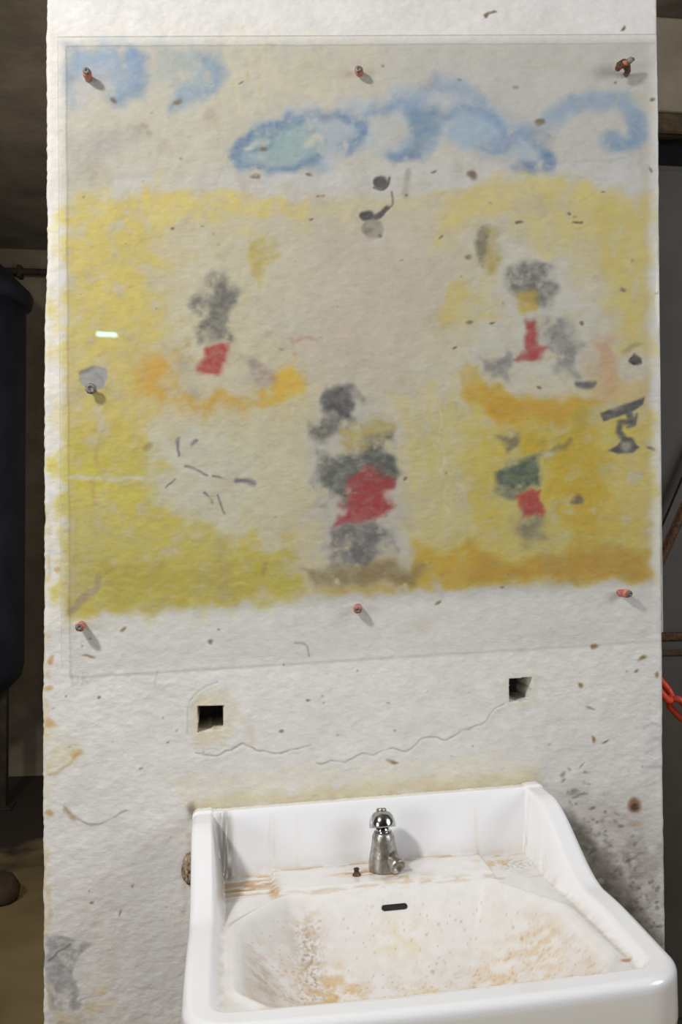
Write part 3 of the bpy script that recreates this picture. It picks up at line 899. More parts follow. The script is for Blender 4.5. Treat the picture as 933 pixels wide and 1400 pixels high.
# bent one with a dab of mortar, top right
b0 = P(853, 93, -0.02)
t = empty('sheet_screw', (b0.x, 0, b0.z))
tag(t, 'bent rusty screw caked with mortar near the sheet\'s top right corner', 'screw', 'screws holding the clear sheet')
bm = bmesh.new()
cv = [(0.013, -0.002, -0.002), (0.011, -0.012, -0.001), (0.006, -0.020, 0.003), (-0.002, -0.025, 0.005), (-0.010, -0.027, 0.000), (-0.014, -0.027, -0.007)]
add_tube(bm, cv, [0.005, 0.005, 0.0065, 0.0075, 0.0065, 0.0045], 12)
roughen(bm, 0.0007, 3)
obj('shank', bm, M_RUST, t)
bm = bmesh.new()
add_tube(bm, [(-0.001, -0.030, 0.004), (-0.006, -0.032, 0.0015)], [0.0045, 0.0035], 10)
roughen(bm, 0.0006, 4)
obj('wall_plug', bm, M_PLUG, t)
bm = bmesh.new()
add_tube(bm, [(0.002, -0.024, 0.006), (0.010, -0.026, 0.011), (0.016, -0.025, 0.013)], [0.006, 0.005, 0.002], 10)
roughen(bm, 0.0012, 9)
obj('mortar_crust', bm, M_PLASTERLUMP, t)
# stub of a broken fixing, right
bm = bmesh.new()
bmesh.ops.create_icosphere(bm, subdivisions=3, radius=0.008)
roughen(bm, 0.0012, 21)
pp = P(869, 492, -0.004)
o = obj('broken_fixing', bm, noise_mat('dark_corroded_stub', (58, 50, 46), (96, 86, 80), 120, 0.9, 0.6, 260, dist=0.001))
o.location = (pp.x, -0.002, pp.z)
o.scale = (1.0, 0.7, 0.8)
tag(o, 'dark broken stub of a wall fixing above the stump-shaped mark', 'fixing')

# ------------------------------------------------------------------ the sink
BLp, BRp = P(263, 1107), P(738, 1069)
W = (BRp - BLp).length
ROLL = math.atan2(BRp.z - BLp.z, BRp.x - BLp.x)
T0 = 0.080       # height of the back upstand over the front rim
DEP = 0.505
RC = 0.055
mid = (BLp + BRp) / 2
up = Vector((-math.sin(ROLL), 0, math.cos(ROLL)))
org = mid - up * T0
sink = empty('wash_basin', (org.x, -0.001, org.z), (0, -ROLL, 0))
tag(sink, 'stained white ceramic wash basin with curved side wings fixed to the wall', 'basin')

# local frame: x across, y = -v towards the viewer, z up
NU, NVv = 320, 300
uu = np.linspace(-1, 1, NU)
# denser near the sides
uu = np.sign(uu) * (1 - (1 - np.abs(uu)) ** 1.15)
tv = np.linspace(0, 1, NVv)
tv = 1 - (1 - tv) ** 1.25
hw = W / 2
BOW = 0.012


def halfw(v):
    d = np.clip(v - (DEP - RC), 0, RC)
    return hw - RC + np.sqrt(np.maximum(RC * RC - d * d, 0)) + 0.006 * sstep(0.1, 0.45, v)


VV = np.repeat((tv * DEP)[:, None], NU, 1)
UU = uu[None, :] * halfw(VV)
VV = VV + BOW * (VV / DEP) * (1 - (UU / hw) ** 2)
# distance to the side / front edge
hwv = hw + 0.006 * sstep(0.1, 0.45, VV)
vf = DEP + BOW * (1 - np.clip(UU / hw, -1, 1) ** 2)
qx = np.abs(UU) - (hwv - RC)
qy = VV - (vf - RC)
inside = np.minimum(np.maximum(qx, qy), 0) + np.hypot(np.maximum(qx, 0), np.maximum(qy, 0)) - RC
e = np.maximum(-inside, 0)


def wing(v):
    return T0 * (1 - sstep(0.07, 0.265, v)) - 0.012 * sstep(0.28, 0.5, v)


SHELF = -0.020
def rimw(v):
    return 0.036
m_side = 1 - sstep(0.030, 0.047, e)
m_back = 1 - sstep(0.022, 0.040, VV)
hs = m_side * (wing(VV) - SHELF)
hb = m_back * (T0 - SHELF)
Z = SHELF + (np.maximum(hs, 0) ** 22 + np.maximum(hb, 0) ** 22) ** (1 / 22.0)
# tap deck: a low raised platform along the upstand, ribbed soap tray at its left
deck = sstep(-0.172, -0.164, UU) * sstep(0.172, 0.164, UU) * sstep(0.135, 0.122, VV)
Z += 0.006 * deck * (1 - m_back)
tray = sstep(-0.165, -0.170, UU) * sstep(0.045, 0.05, VV) * sstep(0.118, 0.112, VV) * (1 - m_side)
Z += tray * 0.0022 * np.sin(VV * 2 * PI / 0.017)
traystep = sstep(-0.165, -0.170, UU) * sstep(0.112, 0.122, VV) * (1 - m_side)
trayr = sstep(0.165, 0.170, UU) * (1 - m_side)
Z -= 0.004 * trayr * sstep(0.11, 0.125, VV)
# bowl
BO = [(-0.158, 0.138), (0.150, 0.138), (0.226, 0.262), (0.230, 0.43), (0.205, 0.464), (-0.200, 0.464), (-0.226, 0.43), (-0.226, 0.225)]
rr = 0.034
cx_, cy_ = 0.0, 0.31
BI = [(x * (1 - rr / 0.225), cy_ + (y - cy_) * (1 - rr / 0.165)) for x, y in BO]
sdb = sd_poly(UU, VV, BI) - rr
tb = -sdb
lip = 0.5 * (tb + np.sqrt(tb * tb + 0.005 ** 2)) - 0.0009
dd = 1 - (1 - np.clip(lip / 0.125, 0, 1)) ** 2.0
Z -= 0.105 * dd + 0.012 * sstep(0.03, 0.16, tb)
# ease the creases where the bowl's sides meet
wgt = sstep(0.004, 0.016, tb)
for _ in range(60):
    Zs = Z.copy()
    Zs[1:-1, 1:-1] = (Z[:-2, 1:-1] + Z[2:, 1:-1] + Z[1:-1, :-2] + Z[1:-1, 2:]) / 4
    Z = Z + (Zs - Z) * wgt
# small raised bead around the bowl mouth
Z += 0.0035 * np.exp(-((tb + 0.009) / 0.006) ** 2) * (1 - m_side) * sstep(0.12, 0.16, VV)
# roll of the outer edges
RE = 0.011
ee = np.clip(RE - e, 0, RE)
Z -= (RE - np.sqrt(np.maximum(RE * RE - ee * ee, 0)))
RB = 0.003
eb = np.clip(RB - VV, 0, RB)
Z -= (RB - np.sqrt(np.maximum(RB * RB - eb * eb, 0)))

# --- glaze colour with rust and grime, in basin coordinates
_rng = np.random.default_rng(23)
SH = (NVv, NU)
CC = np.zeros((NVv, NU, 3), np.float32)
CC[:] = (243, 244, 247)
GW, GH = 640, 820   # 1 mm chart, x = u+0.32, y = v
A1 = fbm(18, 5, shape=(GH, GW)); A2 = fbm(5, 3, shape=(GH, GW)); A3 = fbm(9, 4, sx=4.0, shape=(GH, GW)); A4 = fbm(9, 4, sx=.3, shape=(GH, GW))


def g_at(A):
    xi = np.clip(((UU + 0.32) * 1000).astype(int), 0, GW - 1)
    yi = np.clip(((VV - Z + 0.08) * 1000).astype(int), 0, GH - 1)
    return A[yi, xi]


a1, a2, a3, a4 = g_at(A1), g_at(A2), g_at(A3), g_at(A4)


def soil(mask, col, a):
    global CC
    CC = CC + (np.array(col, np.float32) - CC) * np.clip(mask * a, 0, 1)[..., None]


def ell(u, v, ru, rv, soft=0.7):
    return sstep(1 + soft, 1 - soft, np.hypot((UU - u) / ru, (VV - v) / rv))


inb = sstep(0.0, 0.02, tb)
flat = ((1 - m_back) * (1 - m_side)) ** 6
topb = m_back ** 6
# warm grey film on deck and shelves and in the bowl
soil(flat * (0.35 + 0.65 * a1), (214, 207, 196), 0.5)
soil(inb * (0.4 + 0.6 * a1), (224, 219, 212), 0.45)
# rust along the upstand foot, soap tray
foot = np.exp(-((VV - 0.045) / 0.005) ** 2) * (1 - m_side)
soil(foot * sstep(0.44, 0.6, a3), (196, 154, 96), 0.75)
soil(ell(-0.215, 0.085, 0.05, 0.03) * sstep(0.40, 0.58, a3) * flat, (184, 148, 98), 0.75)
soil(tray * flat * sstep(0.0, 1.0, -np.sin(VV * 2 * PI / 0.017)), (160, 132, 96), 0.5)
soil(ell(-0.245, 0.085, 0.02, 0.035) * flat, (140, 124, 104), 0.5)
soil(ell(-0.168, 0.120, 0.008, 0.016) * sstep(0.3, 0.5, a2), (190, 146, 92), 0.75)
# round the tap
soil(ell(-0.015, 0.082, 0.05, 0.014) * sstep(0.36, 0.55, a3) * flat, (192, 142, 78), 0.8)
soil(ell(0.03, 0.115, 0.04, 0.014) * sstep(0.4, 0.6, a1) * flat, (210, 180, 136), 0.6)
soil(np.exp(-((VV - 0.132) / 0.006) ** 2) * sstep(0.48, 0.64, a3) * flat, (200, 176, 144), 0.5)
# right end of the deck
soil(ell(0.185, 0.08, 0.028, 0.016) * sstep(0.45, 0.55, a1) * flat, (216, 182, 110), 0.7)
soil(ell(0.215, 0.09, 0.03, 0.025) * sstep(0.5, 0.6, a2) * flat, (164, 154, 140), 0.5)
# top of the upstand
soil(topb * sstep(0.014, 0.002, VV) * sstep(0.40, 0.6, a1), (214, 194, 158), 0.65)
soil(topb * sstep(0.016, 0.0, VV) * sstep(0.54, 0.62, a2), (200, 166, 106), 0.5)
# faint runs down the upstand face
for u_, w_, a_ in ((-0.165, 0.006, 0.22), (-0.125, 0.004, 0.12), (0.165, 0.006, 0.16)):
    soil(np.exp(-((UU - u_) / w_) ** 2) * sstep(0.024, 0.028, VV) * sstep(0.046, 0.040, VV) * sstep(0.42, 0.62, a2), (214, 194, 150), a_)
# bowl: brown streaks at left back, rust pools at the bottom
soil(np.exp(-((UU + 0.125) / 0.016) ** 2) * inb * sstep(0.42, 0.72, a2) * sstep(0.15, 0.17, VV), (158, 130, 98), 0.6)
soil(np.exp(-((UU + 0.13) / 0.026) ** 2) * inb * sstep(0.40, 0.65, a1), (202, 178, 146), 0.45)
low = sstep(0.19, 0.27, VV) * inb
soil(low * sstep(0.35, 0.75, a1), (224, 202, 176), 0.36)
soil(low * sstep(0.48, 0.75, a2) * sstep(0.42, 0.52, a1), (190, 152, 116), 0.5)
soil(inb * sstep(0.31, 0.42, VV) * (0.3 + 0.7 * a1), (214, 184, 148), 0.32)
for u_, v_, ru, rv, c_, a_ in ((-0.09, 0.24, 0.03, 0.03, (206, 164, 90), 0.55), (0.02, 0.265, 0.035, 0.02, (224, 182, 76), 0.7), (0.19, 0.28, 0.025, 0.05, (224, 200, 160), 0.4),
                               (0.12, 0.26, 0.03, 0.03, (218, 190, 152), 0.4), (-0.195, 0.30, 0.015, 0.05, (160, 138, 120), 0.45), (0.01, 0.185, 0.04, 0.02, (222, 210, 170), 0.4)):
    soil(ell(u_, v_, ru, rv) * inb * sstep(0.25, 0.7, a1), c_, a_)
soil(inb * sstep(0.72, 0.85, a2), (160, 126, 92), 0.35)
# grime line along the inner wing foot
soil(np.exp(-((e - 0.045) / 0.004) ** 2) * sstep(0.08, 0.14, VV) * sstep(0.35, 0.6, a1), (206, 190, 168), 0.4)
soil(ell(-hw + 0.05, 0.035, 0.012, 0.012) * sstep(0.3, 0.5, a2), (110, 100, 84), 0.6)
soil(ell(0.245, 0.43, 0.006, 0.004), (184, 96, 60), 0.7)

V = np.stack([UU, -VV, Z], -1).reshape(-1, 3)
F = grid_faces(NVv, NU)
# skirt: boundary loop dropped and drawn in to a closed underside
loop = np.concatenate([np.arange(NU), (np.arange(1, NVv) * NU + NU - 1), ((NVv - 1) * NU + np.arange(NU - 2, -1, -1)), (np.arange(NVv - 2, 0, -1) * NU)])
L = V[loop]
c0 = np.array([0, -0.25, 0])
nl = len(loop)
rings = []
fl = (-L[:, 1] / DEP)
for dz, sh, mode in ((0.012, 1.0, 0), (0.045, 0.998, 0), (0.060, 0.992, 1), (0.064, 0.975, 1), (0.085, 0.93, 1), (0.15, 0.72, 1), (0.19, 0.45, 1), (0.20, 0.02, 1)):
    q = L.copy()
    q[:, 0] = L[:, 0] * sh
    q[:, 1] = np.where(-L[:, 1] < 0.02, L[:, 1], c0[1] + (L[:, 1] - c0[1]) * sh)
    base = np.minimum(L[:, 2], -0.026)
    q[:, 2] = (L[:, 2] - dz * 0.5 if mode == 0 and dz < 0.02 else base - dz)
    rings.append(q)
VS = [V]
FS = [F]
prev = loop
cnt = len(V)
for q in rings:
    cur = cnt + np.arange(nl)
    VS.append(q)
    FS.append(np.stack([prev, np.roll(prev, -1), np.roll(cur, -1), cur], -1)[:, ::-1])
    prev = cur
    cnt += nl
Vall = np.concatenate(VS)
Fall = np.concatenate(FS)
cs = np.tile(np.array((236, 233, 226), np.float32), (cnt - len(V), 1))
cols = srgb2lin(np.concatenate([CC.reshape(-1, 3), cs])) * 1.0
basin = mesh_np('basin_body', Vall, Fall[:, ::-1], cols, M_SINK, parent=sink)


def sink_h(u, v):
    i = np.argmin((UU - u) ** 2 + (VV - v) ** 2)
    return Z.flat[i]


# overflow slot: a rounded slit set in the back wall of the bowl
vs_ = 0.155
h1, h2 = sink_h(0.004, vs_ - 0.004), sink_h(0.004, vs_ + 0.004)
slope = math.atan2(h1 - h2, 0.008)
bm = bmesh.new()
n = 12
outl = []
for k in range(n + 1):
    a = -PI / 2 + PI * k / n
    outl.append((0.015 + 0.0042 * math.cos(a), 0.0042 * math.sin(a)))
for k in range(n + 1):
    a = PI / 2 + PI * k / n
    outl.append((-0.015 + 0.0042 * math.cos(a), 0.0042 * math.sin(a)))
top = [bm.verts.new((x, y, 0.0012)) for x, y in outl]
inn = [bm.verts.new((x * 0.96, y * 0.80, 0.0010)) for x, y in outl]
bot = [bm.verts.new((x * 0.95, y * 0.78, -0.010)) for x, y in outl]
bse = [bm.verts.new((x, y, -0.010)) for x, y in outl]
for i in range(len(outl)):
    j = (i + 1) % len(outl)
    bm.faces.new((bse[i], bse[j], top[j], top[i]))
    bm.faces.new((top[i], top[j], inn[j], inn[i]))
    bm.faces.new((inn[i], inn[j], bot[j], bot[i]))
# slot floor sits just under the lip so the opening reads dark
fl_ = [bm.verts.new((x * 0.96, y * 0.80, 0.0006)) for x, y in outl]
bm.faces.new(fl_)
ov = obj('overflow_slot', bm, M_BLACK, sink, smooth=False)
ov.location = (0.006, -vs_, sink_h(0.006, vs_) + 0.0002)
ov.rotation_euler = (slope, 0, 0)
tag(ov, 'dark overflow slot')

# ------------------------------------------------------------------ tap
SM = Matrix.Translation((org.x, -0.001, org.z)) @ Matrix.Rotation(-ROLL, 4, 'Y')
tu, tvv = 0.006, 0.078
tz = sink_h(tu, tvv)
tl = SM @ Vector((tu, -tvv, tz))
tap = empty('push_tap', tl, (0, -ROLL, 0))
tag(tap, 'worn chrome push tap standing on the back ledge of the basin', 'tap')
bm = bmesh.new()
add_lathe(bm, [(0.0, 0.0), (0.0235, 0.0), (0.0245, 0.003), (0.0242, 0.012), (0.0222, 0.024), (0.0195, 0.036), (0.0178, 0.046), (0.0172, 0.053), (0.0155, 0.056), (0.0135, 0.060), (0.0, 0.060)], 40)
obj('tap_body', bm, M_DULL, tap)
bm = bmesh.new()
add_lathe(bm, [(0.0, 0.056), (0.0105, 0.056), (0.0105, 0.064), (0.0085, 0.066), (0.0080, 0.086), (0.0, 0.086)], 28)
obj('stem', bm, M_CHROME, tap)
bm = bmesh.new()
# dome, open below, leaned back a little
Md = Matrix.Translation((0, 0, 0.066)) @ Matrix.Rotation(math.radians(-14), 4, 'X')
add_lathe(bm, [(0.0185, 0.0), (0.0205, 0.0002), (0.0208, 0.003), (0.0198, 0.010), (0.0172, 0.017), (0.0128, 0.022), (0.0070, 0.0245), (0.0, 0.0248), (0.0, 0.0235), (0.0068, 0.023), (0.0120, 0.0205), (0.0162, 0.0155), (0.0184, 0.009), (0.0187, 0.003), (0.0185, 0.0)], 40, Md)
dome = obj('push_dome', bm, M_CHROME, tap)
bm = bmesh.new()
add_lathe(bm, [(0.0, 0.0225), (0.0078, 0.0225), (0.0080, 0.0265), (0.0066, 0.0285), (0.0, 0.0288)], 6 * 4, Md)
obj('cap_nut', bm, M_DULL, dome)
# collar clip under the dome
bm = bmesh.new()
add_lathe(bm, [(0.0095, 0.0555), (0.0120, 0.0565), (0.0120, 0.0605), (0.0095, 0.0615)], 28)
obj('collar', bm, M_CHROME, tap)
# outlet nozzle out of the body's front, turned a little to the right
bm = bmesh.new()
Mn = Matrix.Translation((0.0100, -0.0135, 0.021)) @ Matrix.Rotation(math.radians(22), 4, 'Z') @ Matrix.Rotation(math.radians(116), 4, 'X')
add_lathe(bm, [(0.0, -0.006), (0.0118, -0.012), (0.0122, 0.010), (0.0132, 0.012), (0.0132, 0.019), (0.0120, 0.0205), (0.0104, 0.0205), (0.0098, 0.014), (0.0, 0.014)], 30, Mn)
obj('nozzle', bm, M_DULL, tap)
# broken stud of the chain stay, left of the tap
su, sv = -0.040, 0.092
sp = SM @ Vector((su, -sv, sink_h(su, sv)))
bm = bmesh.new()
add_lathe(bm, [(0.0, -0.003), (0.0062, -0.003), (0.0066, 0.001), (0.0055, 0.003), (0.0040, 0.0035), (0.0036, 0.008), (0.0044, 0.0085), (0.0042, 0.0110), (0.0, 0.0115)], 20)
roughen(bm, 0.0003, 2)
o = obj('chain_stud', bm, M_RUST)
o.location = sp
o.rotation_euler = (0, -ROLL, 0)
tag(o, 'small rusty chain stud on the basin ledge left of the tap', 'stud')

# mortar lump and hanger at the basin's left edge
bm = bmesh.new()
bmesh.ops.create_icosphere(bm, subdivisions=4, radius=0.013)
roughen(bm, 0.0012, 8)
for v in bm.verts: v.co.z *= 1.9; v.co.y *= 0.8
o = obj('wall_hanger', bm, M_RUSTLUMP)
pp = P(260, 1186)
o.location = (pp.x, -0.006, pp.z)
tag(o, 'rust stained mortar lump over a hanger at the left edge of the basin', 'wall hanger')

# ------------------------------------------------------------------ the room around
RX0, RX1, RY0, RY1 = -3.2, 2.6, -3.6, 3.9


def plate(name, lo, hi, mat, label):
    bm = bmesh.new()
    add_box(bm, lo, hi)
    bmesh.ops.subdivide_edges(bm, edges=bm.edges[:], cuts=3, use_grid_fill=True)
    o = obj(name, bm, mat, smooth=False)
    tag(o, label, 'room', kind='structure')
    return o


def shaded_floor():  # shade at the far end is mixed into the floor colour
    nt = NT('muddy_shaded_concrete')
    geo = nt.n('ShaderNodeNewGeometry')
    no = nt.n('ShaderNodeTexNoise')
    no.inputs['Scale'].default_value = 2.2
    no.inputs['Detail'].default_value = 9
    nt.l(geo.outputs['Position'], no.inputs['Vector'])
    r1 = ramp(nt, no.outputs['Fac'], [(0.3, lin((112, 94, 62))), (0.7, lin((150, 132, 92)))])
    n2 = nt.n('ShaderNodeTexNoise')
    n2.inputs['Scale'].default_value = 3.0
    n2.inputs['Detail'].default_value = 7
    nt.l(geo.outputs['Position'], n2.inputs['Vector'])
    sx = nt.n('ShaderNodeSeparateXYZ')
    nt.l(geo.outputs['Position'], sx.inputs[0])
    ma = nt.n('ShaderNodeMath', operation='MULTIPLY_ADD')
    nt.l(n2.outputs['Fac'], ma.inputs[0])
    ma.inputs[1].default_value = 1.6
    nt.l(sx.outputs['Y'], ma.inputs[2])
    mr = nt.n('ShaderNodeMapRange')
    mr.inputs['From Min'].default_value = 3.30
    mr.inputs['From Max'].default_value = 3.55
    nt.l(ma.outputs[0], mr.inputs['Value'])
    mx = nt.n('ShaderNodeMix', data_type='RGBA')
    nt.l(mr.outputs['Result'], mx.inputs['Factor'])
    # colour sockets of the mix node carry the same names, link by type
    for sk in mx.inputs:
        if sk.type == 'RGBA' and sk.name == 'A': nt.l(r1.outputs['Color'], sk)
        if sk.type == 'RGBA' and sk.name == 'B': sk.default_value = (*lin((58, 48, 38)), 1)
    nt.l([o for o in mx.outputs if o.type == 'RGBA'][0], nt.b.inputs['Base Color'])
    nt.b.inputs['Roughness'].default_value = 0.9
    return nt.m


M_FLOOR = shaded_floor()
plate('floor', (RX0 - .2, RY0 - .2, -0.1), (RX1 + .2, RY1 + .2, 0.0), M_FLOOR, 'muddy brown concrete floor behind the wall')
plate('ceiling', (RX0 - .2, RY0 - .2, CEIL), (RX1 + .2, RY1 + .2, CEIL + 0.1), M_CEIL, 'dark raw concrete ceiling')
plate('wall_back', (RX0 - .2, RY1, 0), (RX1 + .2, RY1 + 0.15, CEIL), M_BACKW, 'dim dirty back wall of the room')
plate('wall_left', (RX0 - .15, RY0, 0), (RX0, RY1, CEIL), M_BACKW, 'dim dirty left wall of the room')
plate('wall_right', (RX1, RY0, 0), (RX1 + .15, RY1, CEIL), M_BACKW, 'dim dirty right wall of the room')
plate('wall_rear', (RX0 - .2, RY0 - .15, 0), (RX1 + .2, RY0, CEIL), M_BACKW, 'dim dirty wall opposite the painting')

# left: navy tank on legs near the back wall
TY = 3.3
tr_ = P(40, 640, TY)
ztp, zbt = P(20, 405, TY).z, P(20, 925, TY).z
rad = 0.42
tcx = P(33, 640, TY).x - rad
tank = empty('oil_tank', (tcx, TY, 0))
tag(tank, 'dark navy upright tank with a sloping lid at the far left', 'tank')
bm = bmesh.new()
add_lathe(bm, [(0, zbt - 0.10), (rad * 0.55, zbt - 0.09), (rad * 0.86, zbt - 0.05), (rad * 0.97, zbt), (rad, zbt + 0.06), (rad, ztp), (0, ztp)], 48)
obj('shell', bm, M_TANK, tank)
bm = bmesh.new()
add_lathe(bm, [(rad, ztp - 0.05), (rad + 0.028, ztp - 0.04), (rad + 0.034, ztp + 0.0), (rad + 0.024, ztp + 0.02), (rad - 0.13, ztp + 0.17), (rad - 0.28, ztp + 0.31), (0.06, ztp + 0.36), (0, ztp + 0.365)], 48)
obj('lid', bm, M_TANK, tank)
for k in range(4):
    a = k * PI / 2
    bm = bmesh.new()
    x, y = 0.32 * math.cos(a), 0.3 * math.sin(a)
    add_box(bm, (x - 0.03, y - 0.03, 0.0), (x + 0.03, y + 0.03, zbt), 0.006)
    add_box(bm, (x - 0.06, y - 0.06, 0.0), (x + 0.06, y + 0.06, 0.012), 0.003)
    obj('leg', bm, M_DARKSTEEL, tank)
# pipe on the back wall
pz = P(50, 372, RY1 - 0.06).z
bm = bmesh.new()
x0 = P(-60, 372, RY1).x
x1 = P(140, 372, RY1).x
add_tube(bm, [(x0, RY1 - 0.05, pz), ((x0 + x1) / 2, RY1 - 0.052, pz + 0.003), (x1, RY1 - 0.05, pz)], 0.018, 14)
pipe = obj('wall_pipe', bm, M_DARKSTEEL)
tag(pipe, 'thin dark pipe running level along the far back wall at left', 'pipe')
cl = bmesh.new()
xx = P(27, 372, RY1 - .05).x
add_box(cl, (xx - 0.012, RY1 - 0.075, pz - 0.03), (xx + 0.012, RY1, pz + 0.035), 0.004)
obj('pipe_clip', cl, M_DARKSTEEL, pipe)
# mound of dark rubble on the floor in front of the back wall
def lump(name, px, py, r, sc, mat, label, cat, seed, group=None):
    p = PZ(px, py, 0)
    bm = bmesh.new()
    bmesh.ops.create_icosphere(bm, subdivisions=3, radius=r)
    roughen(bm, r * 0.09, seed)
    for v in bm.verts:
        v.co.x *= sc[0]; v.co.y *= sc[1]; v.co.z *= sc[2]
        if v.co.z < -r * sc[2] * 0.45: v.co.z = -r * sc[2] * 0.45
    o = obj(name, bm, mat)
    o.location = (p.x, p.y, r * sc[2] * 0.45)
    return tag(o, label, cat, group)
M_SOIL = noise_mat('dark_damp_soil', (40, 33, 26), (78, 62, 44), 9, 0.95, 0.8, 50)
lump('rubble_stone', -3, 1232, 0.085, (0.9, 0.8, 0.9), M_SOIL, 'dark stone lying on the muddy floor at the left edge', 'stone', 6)

# right: tall grey steel cabinet, the lintel above it, braces and the chain
GYp = 0.85
gx0 = P(872, 700, GYp).x
gz1 = P(903, 224, GYp).z
gx1 = gx0 + 0.95
cab = empty('steel_cabinet', (gx0, GYp, 0))
tag(cab, 'tall dark grey steel cabinet behind the right edge of the wall', 'cabinet')
bm = bmesh.new()
add_box(bm, (0, 0.004, 0.04), (gx1 - gx0, 0.38, gz1), 0.006)
obj('cabinet_body', bm, M_GREYPAINT, cab)
bm = bmesh.new()
add_box(bm, (0.018, -0.016, 0.07), ((gx1 - gx0) - 0.018, 0.004, gz1 - 0.02), 0.004)
dr = obj('door', bm, M_GREYPAINT, cab)
bm = bmesh.new()
add_tube(bm, [(0.78, -0.015, 1.25), (0.78, -0.04, 1.26), (0.78, -0.045, 1.32), (0.78, -0.04, 1.38), (0.78, -0.015, 1.39)], 0.007, 10)
obj('handle', bm, M_DARKSTEEL, dr)
bm = bmesh.new()
add_box(bm, (0.01, 0.02, 0.0), (gx1 - gx0 - 0.01, 0.37, 0.045), 0.004)
obj('plinth', bm, M_DARKSTEEL, cab)
# lintel block with a rough timber under it
LY = 1.15
lz0 = P(915, 152, LY).z
lx0 = P(840, 100, LY).x
bm = bmesh.new()
add_box(bm, (lx0, LY, lz0), (RX1, LY + 0.25, CEIL), 0.008)
bmesh.ops.subdivide_edges(bm, edges=bm.edges[:], cuts=2, use_grid_fill=True)
o = obj('trim_1', bm, M_BEIGE, smooth=False)
tag(o, 'beige rendered lintel above the grey cabinet', 'lintel', kind='structure')
tz0 = P(915, 178, LY).z
bm = bmesh.new()
add_box(bm, (lx0 + 0.02, LY + 0.012, tz0), (RX1 - 0.002, LY + 0.16, lz0), 0.006)
bmesh.ops.subdivide_edges(bm, edges=bm.edges[:], cuts=4, use_grid_fill=True)
roughen(bm, 0.0035, 31)
o = obj('timber_beam', bm, M_WOOD, smooth=False)
tag(o, 'rough splintered timber fixed under the beige lintel', 'timber')
bm = bmesh.new()
add_box(bm, (lx0, LY + 0.10, 0), (RX1, LY + 0.16, tz0 + 0.03), 0.004)  # added black sheet stands in for the shade inside the gap
M_GAPSHADE = noise_mat('near_black_gap_shade', (12, 12, 16), (20, 20, 26), 8, 0.9, 0.1)
o = obj('gap_shade_board', bm, M_GAPSHADE, smooth=False)
tag(o, 'near-black board added to darken the gap above the grey cabinet', 'panel', kind='structure')
# leaning bars in front of the cabinet
def rod(name, a, b, r, mat, label, cat):
    bm = bmesh.new()
    a, b = Vector(a), Vector(b)
    add_tube(bm, [a, a + (b - a) * 0.33, a + (b - a) * 0.66, b], r, 14)
    o = obj(name, bm, mat)
    return tag(o, label, cat)
BY = GYp - 0.10
q1, q2 = P(905, 768, BY), P(940, 690, BY)
dv = (q2 - q1)
rod('rusty_pipe', q1 - dv * (q1.z / dv.z) + Vector((0, 0, 0.022)), q1 + dv * 6.5, 0.0125, M_RUST, 'rusty brown pipe leaning in front of the grey cabinet', 'pipe')
BY2 = GYp - 0.06
q1, q2 = P(908, 714, BY2), P(933, 655, BY2)
dv = (q2 - q1)
rod('steel_wire', q1 - dv * (q1.z / dv.z) + Vector((0, 0, 0.006)), q1 + dv * 8, 0.003, M_DARKSTEEL, 'thin dark steel rod leaning behind the rusty pipe', 'rod')
# low rail: two rusty bars bolted across the cabinet front
for py, r, lab in ((871, 0.011, 'upper rusty brown bar lying level across the grey cabinet'), (893, 0.008, 'lower olive brown bar lying level across the grey cabinet')):
    a = P(893, py, GYp - 0.028)
    bm = bmesh.new()
    add_box(bm, (a.x - 0.08, GYp - 0.026, a.z - r), (gx1 + 0.03, GYp - 0.017, a.z + r), 0.003)
    roughen(bm, 0.0003, py)
    o = obj('flat_bar', bm, M_RUST if py < 880 else M_WOOD)
    tag(o, lab, 'bar')

# chain: hooked behind the slab, running down to the right
chain = empty('barrier_chain', (P(905, 930, 0.22).x, 0.22, P(905, 930, 0.22).z))
tag(chain, 'bright orange-red plastic chain hanging behind the right edge of the wall', 'chain')
A = P(893, 925, 0.22)
B = A + Vector((0.62, 0.0, -0.16))
def cat(t):
    return A.lerp(B, t) + Vector((0, 0, -0.30 * 4 * t * (1 - t) * 0.5))
NLK = 16
lk_bm = bmesh.new()
ln, wd, rr_ = 0.027, 0.0145, 0.0068
path = []
for k in range(24):
    a = 2 * PI * k / 24
    path.append((ln * 0.5 * (1 if math.cos(a) > 0 else -1) + wd * math.cos(a), wd * math.sin(a), 0))
ringsv = []
for k in range(24):
    p = Vector(path[k]); tn = (Vector(path[(k + 1) % 24]) - Vector(path[k - 1])).normalized()
    nn = Vector((0, 0, 1)); ss = tn.cross(nn)
    ringsv.append([lk_bm.verts.new(p + (nn * math.cos(j * 2 * PI / 8) + ss * math.sin(j * 2 * PI / 8)) * rr_) for j in range(8)])
for k in range(24):
    for j in range(8):
        lk_bm.faces.new((ringsv[k][j], ringsv[k][(j + 1) % 8], ringsv[(k + 1) % 24][(j + 1) % 8], ringsv[(k + 1) % 24][j]))
lk0 = obj('link', lk_bm, M_CHAIN, chain)
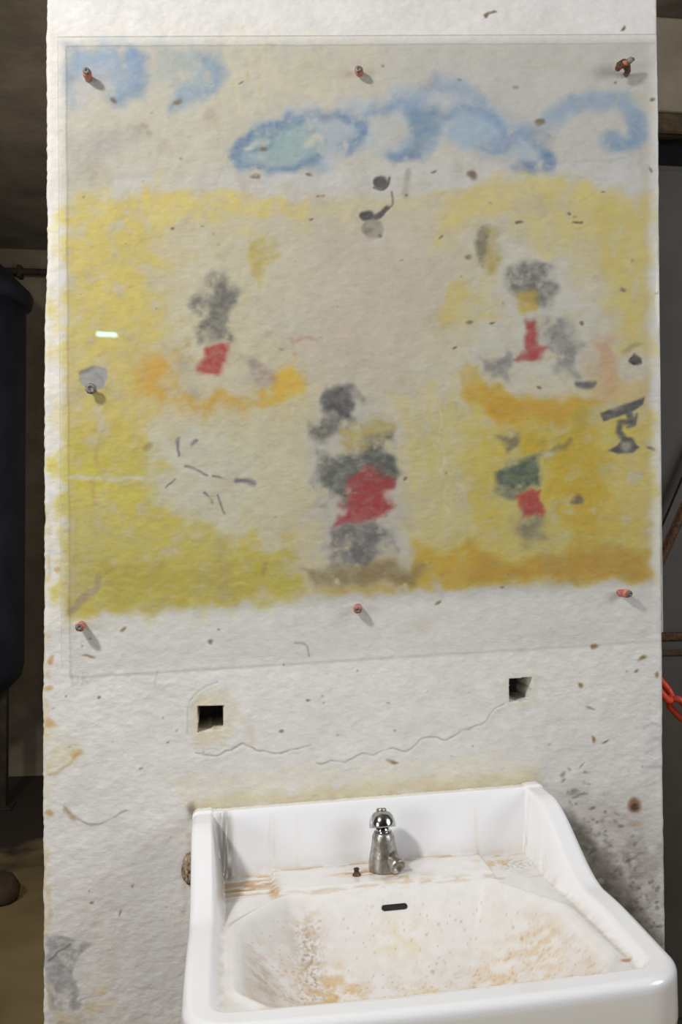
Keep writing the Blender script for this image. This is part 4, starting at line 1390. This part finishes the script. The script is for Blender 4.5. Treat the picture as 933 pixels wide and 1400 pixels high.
for k in range(NLK):
    t = (k + 0.5) / NLK
    l = lk0 if k == 0 else lk0.copy()
    if k:
        COL.objects.link(l)
        l.parent = chain
    p = cat(t)
    d = (cat(t + 0.01) - cat(t - 0.01)).normalized()
    q = d.to_track_quat('X', 'Z')
    l.rotation_mode = 'QUATERNION'
    l.rotation_quaternion = q @ Euler((PI / 4 + (PI / 2 if k % 2 else 0), 0, 0)).to_quaternion()
    l.location = p - Vector(chain.location)

# ------------------------------------------------------------------ light
def area_light(name, loc, target, size, power, color, shape='DISK', sy=None):
    ld = bpy.data.lights.new(name, 'AREA')
    ld.shape = shape
    ld.size = size
    if sy: ld.size_y = sy
    ld.energy = power
    ld.color = color
    o = bpy.data.objects.new(name, ld)
    COL.objects.link(o)
    o.location = loc
    o.rotation_euler = (Vector(target) - Vector(loc)).to_track_quat('-Z', 'Y').to_euler()
    return o


area_light('ceiling_lamp_key', (-1.45, -1.45, 2.70), (0.0, 0, 1.3), 0.26, 42, (1.0, 0.98, 0.95))
area_light('right_fill', (2.1, -1.7, 2.2), (0.1, 0, 1.2), 1.5, 33, (0.93, 0.955, 1.0))  # unseen fill added to balance the key from the right
area_light('left_fill', (-2.5, -1.9, 1.5), (0, 0, 1.1), 1.0, 20, (0.97, 0.98, 1.0))  # another added fill, low on the left and out of view
# far room: unseen weak fill added behind the slab to brighten the background
ld = bpy.data.lights.new('far_fill', 'POINT')
ld.energy = 16
ld.color = (1.0, 0.9, 0.72)
ld.shadow_soft_size = 0.15
fo = bpy.data.objects.new('far_fill', ld)
COL.objects.link(fo)
fo.location = (-0.1, 1.7, 1.9)
# small tube light across the room, mirrored in the clear sheet
hit = P(146, 457, SY - 0.004)
dr_ = (hit - CAM).normalized()
rf = Vector((dr_.x, -dr_.y, dr_.z))
tpos = hit + rf * 3.0
area_light('tube_lamp', tpos, hit, 0.088, 0.16, (0.42, 1.0, 0.97), 'RECTANGLE', 0.016)

w = bpy.data.worlds.new('world')
SC.world = w
w.use_nodes = True
bg = w.node_tree.nodes['Background']
bg.inputs['Color'].default_value = (0.9, 0.95, 1.0, 1)
bg.inputs['Strength'].default_value = 0.02

vs = SC.view_settings
vs.view_transform = 'Standard'
vs.look = 'None'
vs.gamma = 1.0
vs.use_curve_mapping = False
vs.exposure = -0.03
SC.cycles.max_bounces = 8
SC.cycles.transparent_max_bounces = 12
